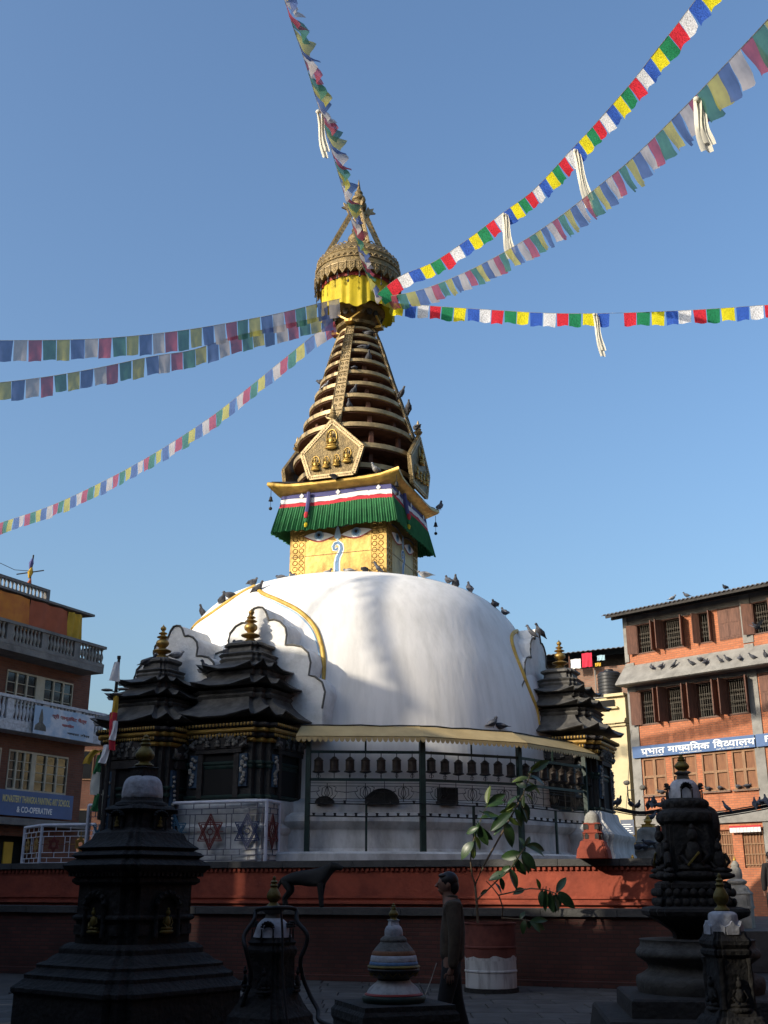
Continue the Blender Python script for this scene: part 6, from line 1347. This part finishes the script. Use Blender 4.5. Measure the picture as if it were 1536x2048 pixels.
drape('flag_yellow_stripe', 'cloth_mustard', [(232, 1392), (230, 1415), (226, 1438)], .10, .16, fp, o); drape('flag_red_stripe', 'cloth_red', [(227, 1425), (225, 1452), (224, 1500)], .16, .14, fp, o, 23.57); drape('flag_white_stripe', 'cloth_white', [(231, 1442), (228, 1462), (224, 1480)], .10, .16, fp, o, 23.54)
for dx, dy in ((-18, 1380), (14, 1378), (2, 1388)):
    m = MB(); c = at(232 + dx, dy, 23.65) - o; m.ell(c, (.13, .10, .03), 12, 6); dh = m.build('lamp_dish', MATS['stone_grey'], fp, 60); m = MB(); m.tube([c, at(232, 1384, 23.7) - o], .012, 5); m.build('lamp_arm', MATS['iron'], dh)
g0 = at(200, 1500, 23.9); gl = thing('garland', 'hanging bundle of green, cream and yellow cloth beside the left shrine', 'garland', g0)
for mt, pix, w in (('cloth_mustard', [(172, 1528), (180, 1512), (196, 1500)], .22), ('cloth_green', [(200, 1510), (196, 1530), (192, 1548)], .16), ('silk_white', [(194, 1545), (190, 1570), (192, 1590)], .26), ('cloth_green', [(196, 1588), (192, 1606), (188, 1622)], .18), ('soot', [(204, 1500), (204, 1560), (200, 1640)], .14), ('silk_white', [(208, 1580), (206, 1610), (204, 1650)], .08)): drape('garland_cloth', mt, pix, w * .7, w, gl, g0, 23.9)

# ------------------------------------------------------------------ overhead cables
cb = thing('overhead_cables', 'sagging bundle of black cables strung before the cream house and school', 'cables', at(1200, 1618, 36.5)); o = at(1200, 1618, 36.5); rc = random.Random(5)
for k in range(7):
    dy = rc.uniform(-5, 7); P = spline([at(1195, 1612 + dy, 37), at(1225, 1616 + dy, 36.6), at(1280, 1626 + dy * rc.uniform(.2, 1), 36), at(1340, 1621 + dy, 35.3), at(1400, 1632 + dy * rc.uniform(0, 1.4), 34.6), at(1450, 1626 + dy, 34), at(1500, 1618 + dy, 33.4), at(1560, 1606 + dy, 32.8)], 5); MB().tube([p - o for p in P], .016, 4).build('cable', MATS['cable'], cb, 60)
for px0, py0, px1, py1, Y0, lab in ((1262, 1200, 1252, 1620, 41.2, 'thin wire running down the cream house wall'), (0, 1126, 60, 1142, 36, 'thin wire to the roof flag mast')):
    a, b = at(px0, py0 if py0 > 1300 else (1460 if px0 > 1000 else py0), Y0), at(px1, py1, Y0); tag(MB().tube([a, (a + b) / 2 - Vector((0, 0, .1)), b], .010, 4).build('wire', MATS['cable'], None), lab, 'wire')

# ------------------------------------------------------------------ pigeons
def pigeon_mesh(mt, pose):
    m = MB(); up = {'stand': .25, 'hunch': -.05, 'tall': .6}[pose]
    c, s = cos(up), sin(up)
    def tr(x, z): return (x * c - z * s, 0, x * s + z * c + .10)
    rings = []
    for x, r, z in ((-.24, .010, -.012), (-.16, .026, -.01), (-.10, .045, 0), (-.03, .068, .004), (.04, .072, .004), (.09, .055, .016), (.12, .036, .035)):
        px_, _, pz = tr(x, z); rings.append([(px_ - r * .0 * j, r * (1.0 if x > -.12 else 1.5) * cos(2 * PI * j / 10), pz + r * (1.0 if x > -.12 else .35) * sin(2 * PI * j / 10)) for j in range(10)])
    m.loft(rings); hx_, _, hz = tr(.12, .04); hd = .05 if pose != 'hunch' else .02
    m.tube([(hx_ - .02, 0, hz - .02), (hx_ + .012, 0, hz + hd)], [.036, .026], 8); m.ell((hx_ + .022, 0, hz + hd + .012), (.034, .027, .028), 10, 6); m.tube([(hx_ + .05, 0, hz + hd + .008), (hx_ + .075, 0, hz + hd - .002)], [.008, .003], 5)
    for q in (-1, 1):
        m.tube([(0, q * .02, .06), (.005, q * .022, 0)], .006, 4); a = tr(.06, .02); b = tr(-.06, .01); d = tr(-.17, -.005); m.tube([(a[0], q * .058, a[2]), (b[0], q * .066, b[2]), (d[0], q * .03, d[2])], [.02, .028, .006], 6)
    return m.mesh('pigeon', MATS[mt], 60)
PM = {(p, d): pigeon_mesh(d, p) for p in ('stand', 'hunch', 'tall') for d in ('pigeon', 'pigeon_pale')}
rg = random.Random(33)
def pigeon(p, label, group, k=1.0, pose=None, pale=.08, rz=None):
    me = PM[(pose or rg.choice(['stand', 'stand', 'hunch', 'tall']), 'pigeon_pale' if rg.random() < pale else 'pigeon')]
    return tag(link('pigeon', me, None, p, (0, 0, rg.uniform(0, 2 * PI) if rz is None else rz), (k, k, k)), label, 'pigeon', group)
for x, y in ((445, 1180), (505, 1163), (515, 1184), (460, 1198), (405, 1228), (897, 1164), (911, 1163), (939, 1177), (990, 1216), (1010, 1231), (1041, 1266), (985, 1455), (1000, 1462), (850, 1155)):
    q = on_dome(x, y); q.z = dome_z(math.hypot(q.x - CX, q.y - CY)); pigeon(q - Vector((0, 0, .01)), 'grey pigeon perched on the white dome', 'pigeons on the dome', 1.12)
fr0 = Vector((sin(ROT), -cos(ROT), 0)); fr1 = Vector((cos(ROT), sin(ROT), 0))
for x in (562, 587, 653, 698, 730, 757):
    d = ray(x, 1145); c0 = Vector((CX, CY, 0)) + fr0 * 1.62; t_ = (c0 - Vector((0, 0, EYE))).dot(fr0) / d.dot(fr0); q = Vector((0, 0, EYE)) + d * t_; q.z = 9.42; pigeon(q, 'grey pigeon at the foot of the gilded box', 'pigeons round the gilded box', 1.1)
for x, y in ((737, 660), (727, 696), (737, 713), (709, 737), (707, 781), (699, 812), (648, 770), (640, 738)):
    i = min(range(12), key=lambda j: abs(RY[j] - y - 8)); r = RR[i] - .08; d = ray(x, y); xx = at(x, y, CY - r).x - CX; yy = -math.sqrt(max(.01, r * r - xx * xx)); pigeon(Vector((CX + xx, CY + yy, RZ[i] + .08)), 'dark pigeon sheltering between the spire rings', 'pigeons on the spire', 1.1, pale=.2)
for x, y, Yv in ((803, 794, 29.2), (817, 822, 29.0), (833, 862, 28.9)): pigeon(at(x, y, Yv), 'pigeon clinging to the strip up the spire edge', 'pigeons on the spire edge', 1.1)
pigeon(ploc(1.92, -.2, 12.16) if False else at(880, 1021, 29.3), 'lone pigeon on the upturned corner of the gilded eave', 'pigeons on the eave', 1.15, 'tall'); pigeon(at(752, 947, 27.95), 'pale pigeon on the front edge of the gilded eave', 'pigeons on the eave', 1.1, 'stand', 1); pigeon(at(668, 960, 28.1), 'pigeon below the figures of the front gable', 'pigeons on the eave', 1.0)
for x, y, Yv in ((480, 1294, 24.9), (456, 1310, 24.6), (414, 1344, 24.4), (412, 1371, 24.2), (527, 1290, 25.2), (470, 1330, 24.5), (506, 1330, 24.4), (297, 1330, 24.3), (352, 1318, 24.6), (388, 1317, 25.3)): pigeon(at(x, y + 3, Yv), 'pigeon resting on the tiered shrine roofs', 'pigeons on the shrine roofs', 1.15)
for x, y in ((1064, 1274), (1080, 1272)): pigeon(at(x, y, 28.0), 'pigeon on top of the sunlit white gable', 'pigeons on the white gable', 1.15, 'tall')
def on_shade(x, y):
    d = ray(x, y); a = SC.world(0, 0, za); b = SC.world(0, .75, zb_); n = (b - a).cross(SC.ux).normalized(); t_ = (a - Vector((0, 0, EYE))).dot(n) / d.dot(n); return Vector((0, 0, EYE)) + d * t_
for x, y in ((330, 760), (425, 750), (560, 735), (750, 720), (835, 678), (890, 710), (1045, 690), (1125, 678), (1245, 668), (1385, 656), (1515, 640)): pigeon(on_shade(1240 + x / 5.19, 1190 + (y + 14) / 5.19), 'pigeon on the sloping concrete ledge of the school', 'pigeons on the school ledge', 1.05)
for x, y in ((547, 80), (697, 65), (1103, 12)):
    xx = SC.pt(1240 + x / 5.19, 1190 + y / 5.19, .9)[0]; pigeon(SC.world(xx, .9, roofz + .07), 'pigeon on the corrugated roof edge of the school', 'pigeons on the school roof', 1.05)
for x in (1323, 1418, 1441, 1478, 1496):
    xx = SC.pt(x, 1585, .06)[0]; pigeon(SC.world(xx, .07, zL0 - .003), 'pigeon on a school window sill', 'pigeons on the window sills', 1.05, 'hunch')
for x, y in ((1228, 1613), (1239, 1611), (1262, 1615), (1276, 1618), (1298, 1616), (1305, 1614), (1309, 1612), (1320, 1617), (1327, 1618), (1335, 1615), (1454, 1622), (1511, 1615), (1520, 1612), (1527, 1611), (1533, 1609)): pigeon(at(x, y, 36.4 - (x - 1220) * .0113), 'pigeon perched on the overhead cable bundle', 'pigeons on the cables', 1.05)
for x, y in ((1276, 1703), (1290, 1702), (1299, 1695), (1319, 1703)): pigeon(at(x, y, 30.4), 'pigeon feeding on the pale stone shrine step', 'pigeons on the stone step', 1.1, 'hunch', .3)
pigeon(onz(672, 1717, 2.28), 'pigeon on the white ledge below the prayer wheels', 'pigeons on the white ledge', 1.2, 'stand'); pigeon(onz(660, 1716, 2.28), 'pigeon on the white ledge below the prayer wheels', 'pigeons on the white ledge', 1.2, 'hunch'); pigeon(at(1303, 1642, 34), 'pigeon above the finial of the pale stone shrine', 'pigeons on the stone step', 1.1)
# one in flight before the school
fq = at(1513, 1254, 36.0); fy = thing('flying_pigeon', 'pale-winged pigeon flying in front of the school shutters', 'pigeon', fq, R(200)); link('pigeon_body', PM[('stand', 'pigeon')], fy, (0, 0, -.1))
for q in (-1, 1): m = MB(); m.loft([[(.07, q * .05, .0), (-.07, q * .05, -.01)], [(.10, q * .22, .10), (-.05, q * .20, .06)], [(.05, q * .36, .16), (-.02, q * .34, .14)], [(.0, q * .42, .17), (-.01, q * .41, .165)]], cap=False, close=False); m.build('wing', MATS['pigeon_pale'], fy, 60)
# ------------------------------------------------------------------ houses behind and left of the camera: they shade the court
hx = Vector((-sin(R(SUN_AZ)), -cos(R(SUN_AZ)), 0)); rx = Vector((-hx.y, hx.x, 0))      # towards the sun; along the row
ROW = -9.0
def row_pt(q, off=0): return -hx * (ROW - off) + rx * q
def row_house(label, q0, q1, h, mt, floors, depth=7):
    c = row_pt((q0 + q1) / 2); t = plain_house('row_house', label, c.x, c.y, 0, abs(q1 - q0), depth, h, mt, floors, 'houses along the shaded side of the square')
    # local -Y must face away from the sun
    t.rotation_euler[2] = math.atan2(-hx.x, hx.y) ; return t
def lift(P, off=0.0):                              # where the sun ray through P crosses the row of houses
    k = (P.dot(-hx) - (ROW - off)) / cos(R(SUN_EL)); S = P + to_sun * k; return S.dot(rx), S.z, S
SHADE = [('tall brick house at the far end of the shaded row', -46, -30.6, 15.5, 'house_brick', 5), ('plastered house carrying the flag mast roof', -30.55, -21.45, 14.15, 'concrete', 4), ('brick house with a slightly lower roof beside the mast house', -21.4, -17.75, 13.2, 'house_brick', 4),
         ('low plastered house in the shaded row', -17.7, -15.35, 9.55, 'concrete', 3), ('brick corner house behind the walking man', -15.3, -6, 12.5, 'house_brick', 4), ('plastered house facing the carved pillar', -5.9, 6, 13.0, 'concrete', 4), ('brick house closing the square', 6.1, 20, 12.5, 'house_brick', 4)]
for lab, q0, q1, h, mt, fl in SHADE: row_house(lab, q0, q1, h, mt, fl)
# unseen flags added on that roof, shaped to cast the shadow on the dome
def rp3(q, z, off=0.0): return -hx * (ROW - off) + rx * q + Vector((0, 0, z))
sh = [lift(on_dome(*q), -.5)[2] for q in ((755, 1160), (752, 1195), (755, 1240), (765, 1290), (782, 1340), (806, 1395), (835, 1440))]
top_ = sh[0] + (sh[0] - sh[1]) * .5; ms = thing('shadow_flag_mast', 'unseen bamboo mast added to hold the shadow-casting flags', 'mast', (top_.x, top_.y, 13.0)); MB().tube([(0, 0, 0), (0, 0, top_.z - 12.9)], [.05, .03], 7).build('pole', MATS['stem'], ms)
for k_ in (0, 1):
    t, _ = flag_string('second unseen flag string added to darken the shadow on the dome' if k_ else 'unseen flag string added to cast the shadow on the dome', [top_ + Vector((0, 0, .1))] + [p_ + Vector((0, 0, .25)) + hx * .12 * k_ for p_ in sh], .30 if k_ else .20, .34 if k_ else .74, NEW, 1 + k_ * 2, 1, .0, .06, .05 if k_ else 1.1, r=.04); t['group'] = 'added shadow-casting flags'
# unseen houses right and behind, added to cut sky light; two more beyond
for lab, x, y, rz, w, d, h, mt, fl in (('unseen brick house added behind the viewer to cut sky light', 0.0, -3.2, PI, 20, 7, 14.5, 'house_brick', 5), ('tall unseen brick house added on the right to cut sky light', 11.5, 13.0, R(90) + PI, 17, 7, 13.5, 'house_brick', 4), ('unseen plastered house added at the right behind the viewer to cut sky light', 11.5, -5.0, R(90) + PI, 18, 7, 14, 'concrete_dark', 4), ('brick house far behind the left shrine', -9.0, 56.0, R(8), 14, 7, 8.4, 'house_brick', 3), ('distant plastered house behind the stupa', 6.0, 62.0, 0, 16, 7, 8.0, 'concrete', 3)):
    plain_house('town_house', lab, x, y, rz, w, d, h, mt, fl, 'houses round the square')
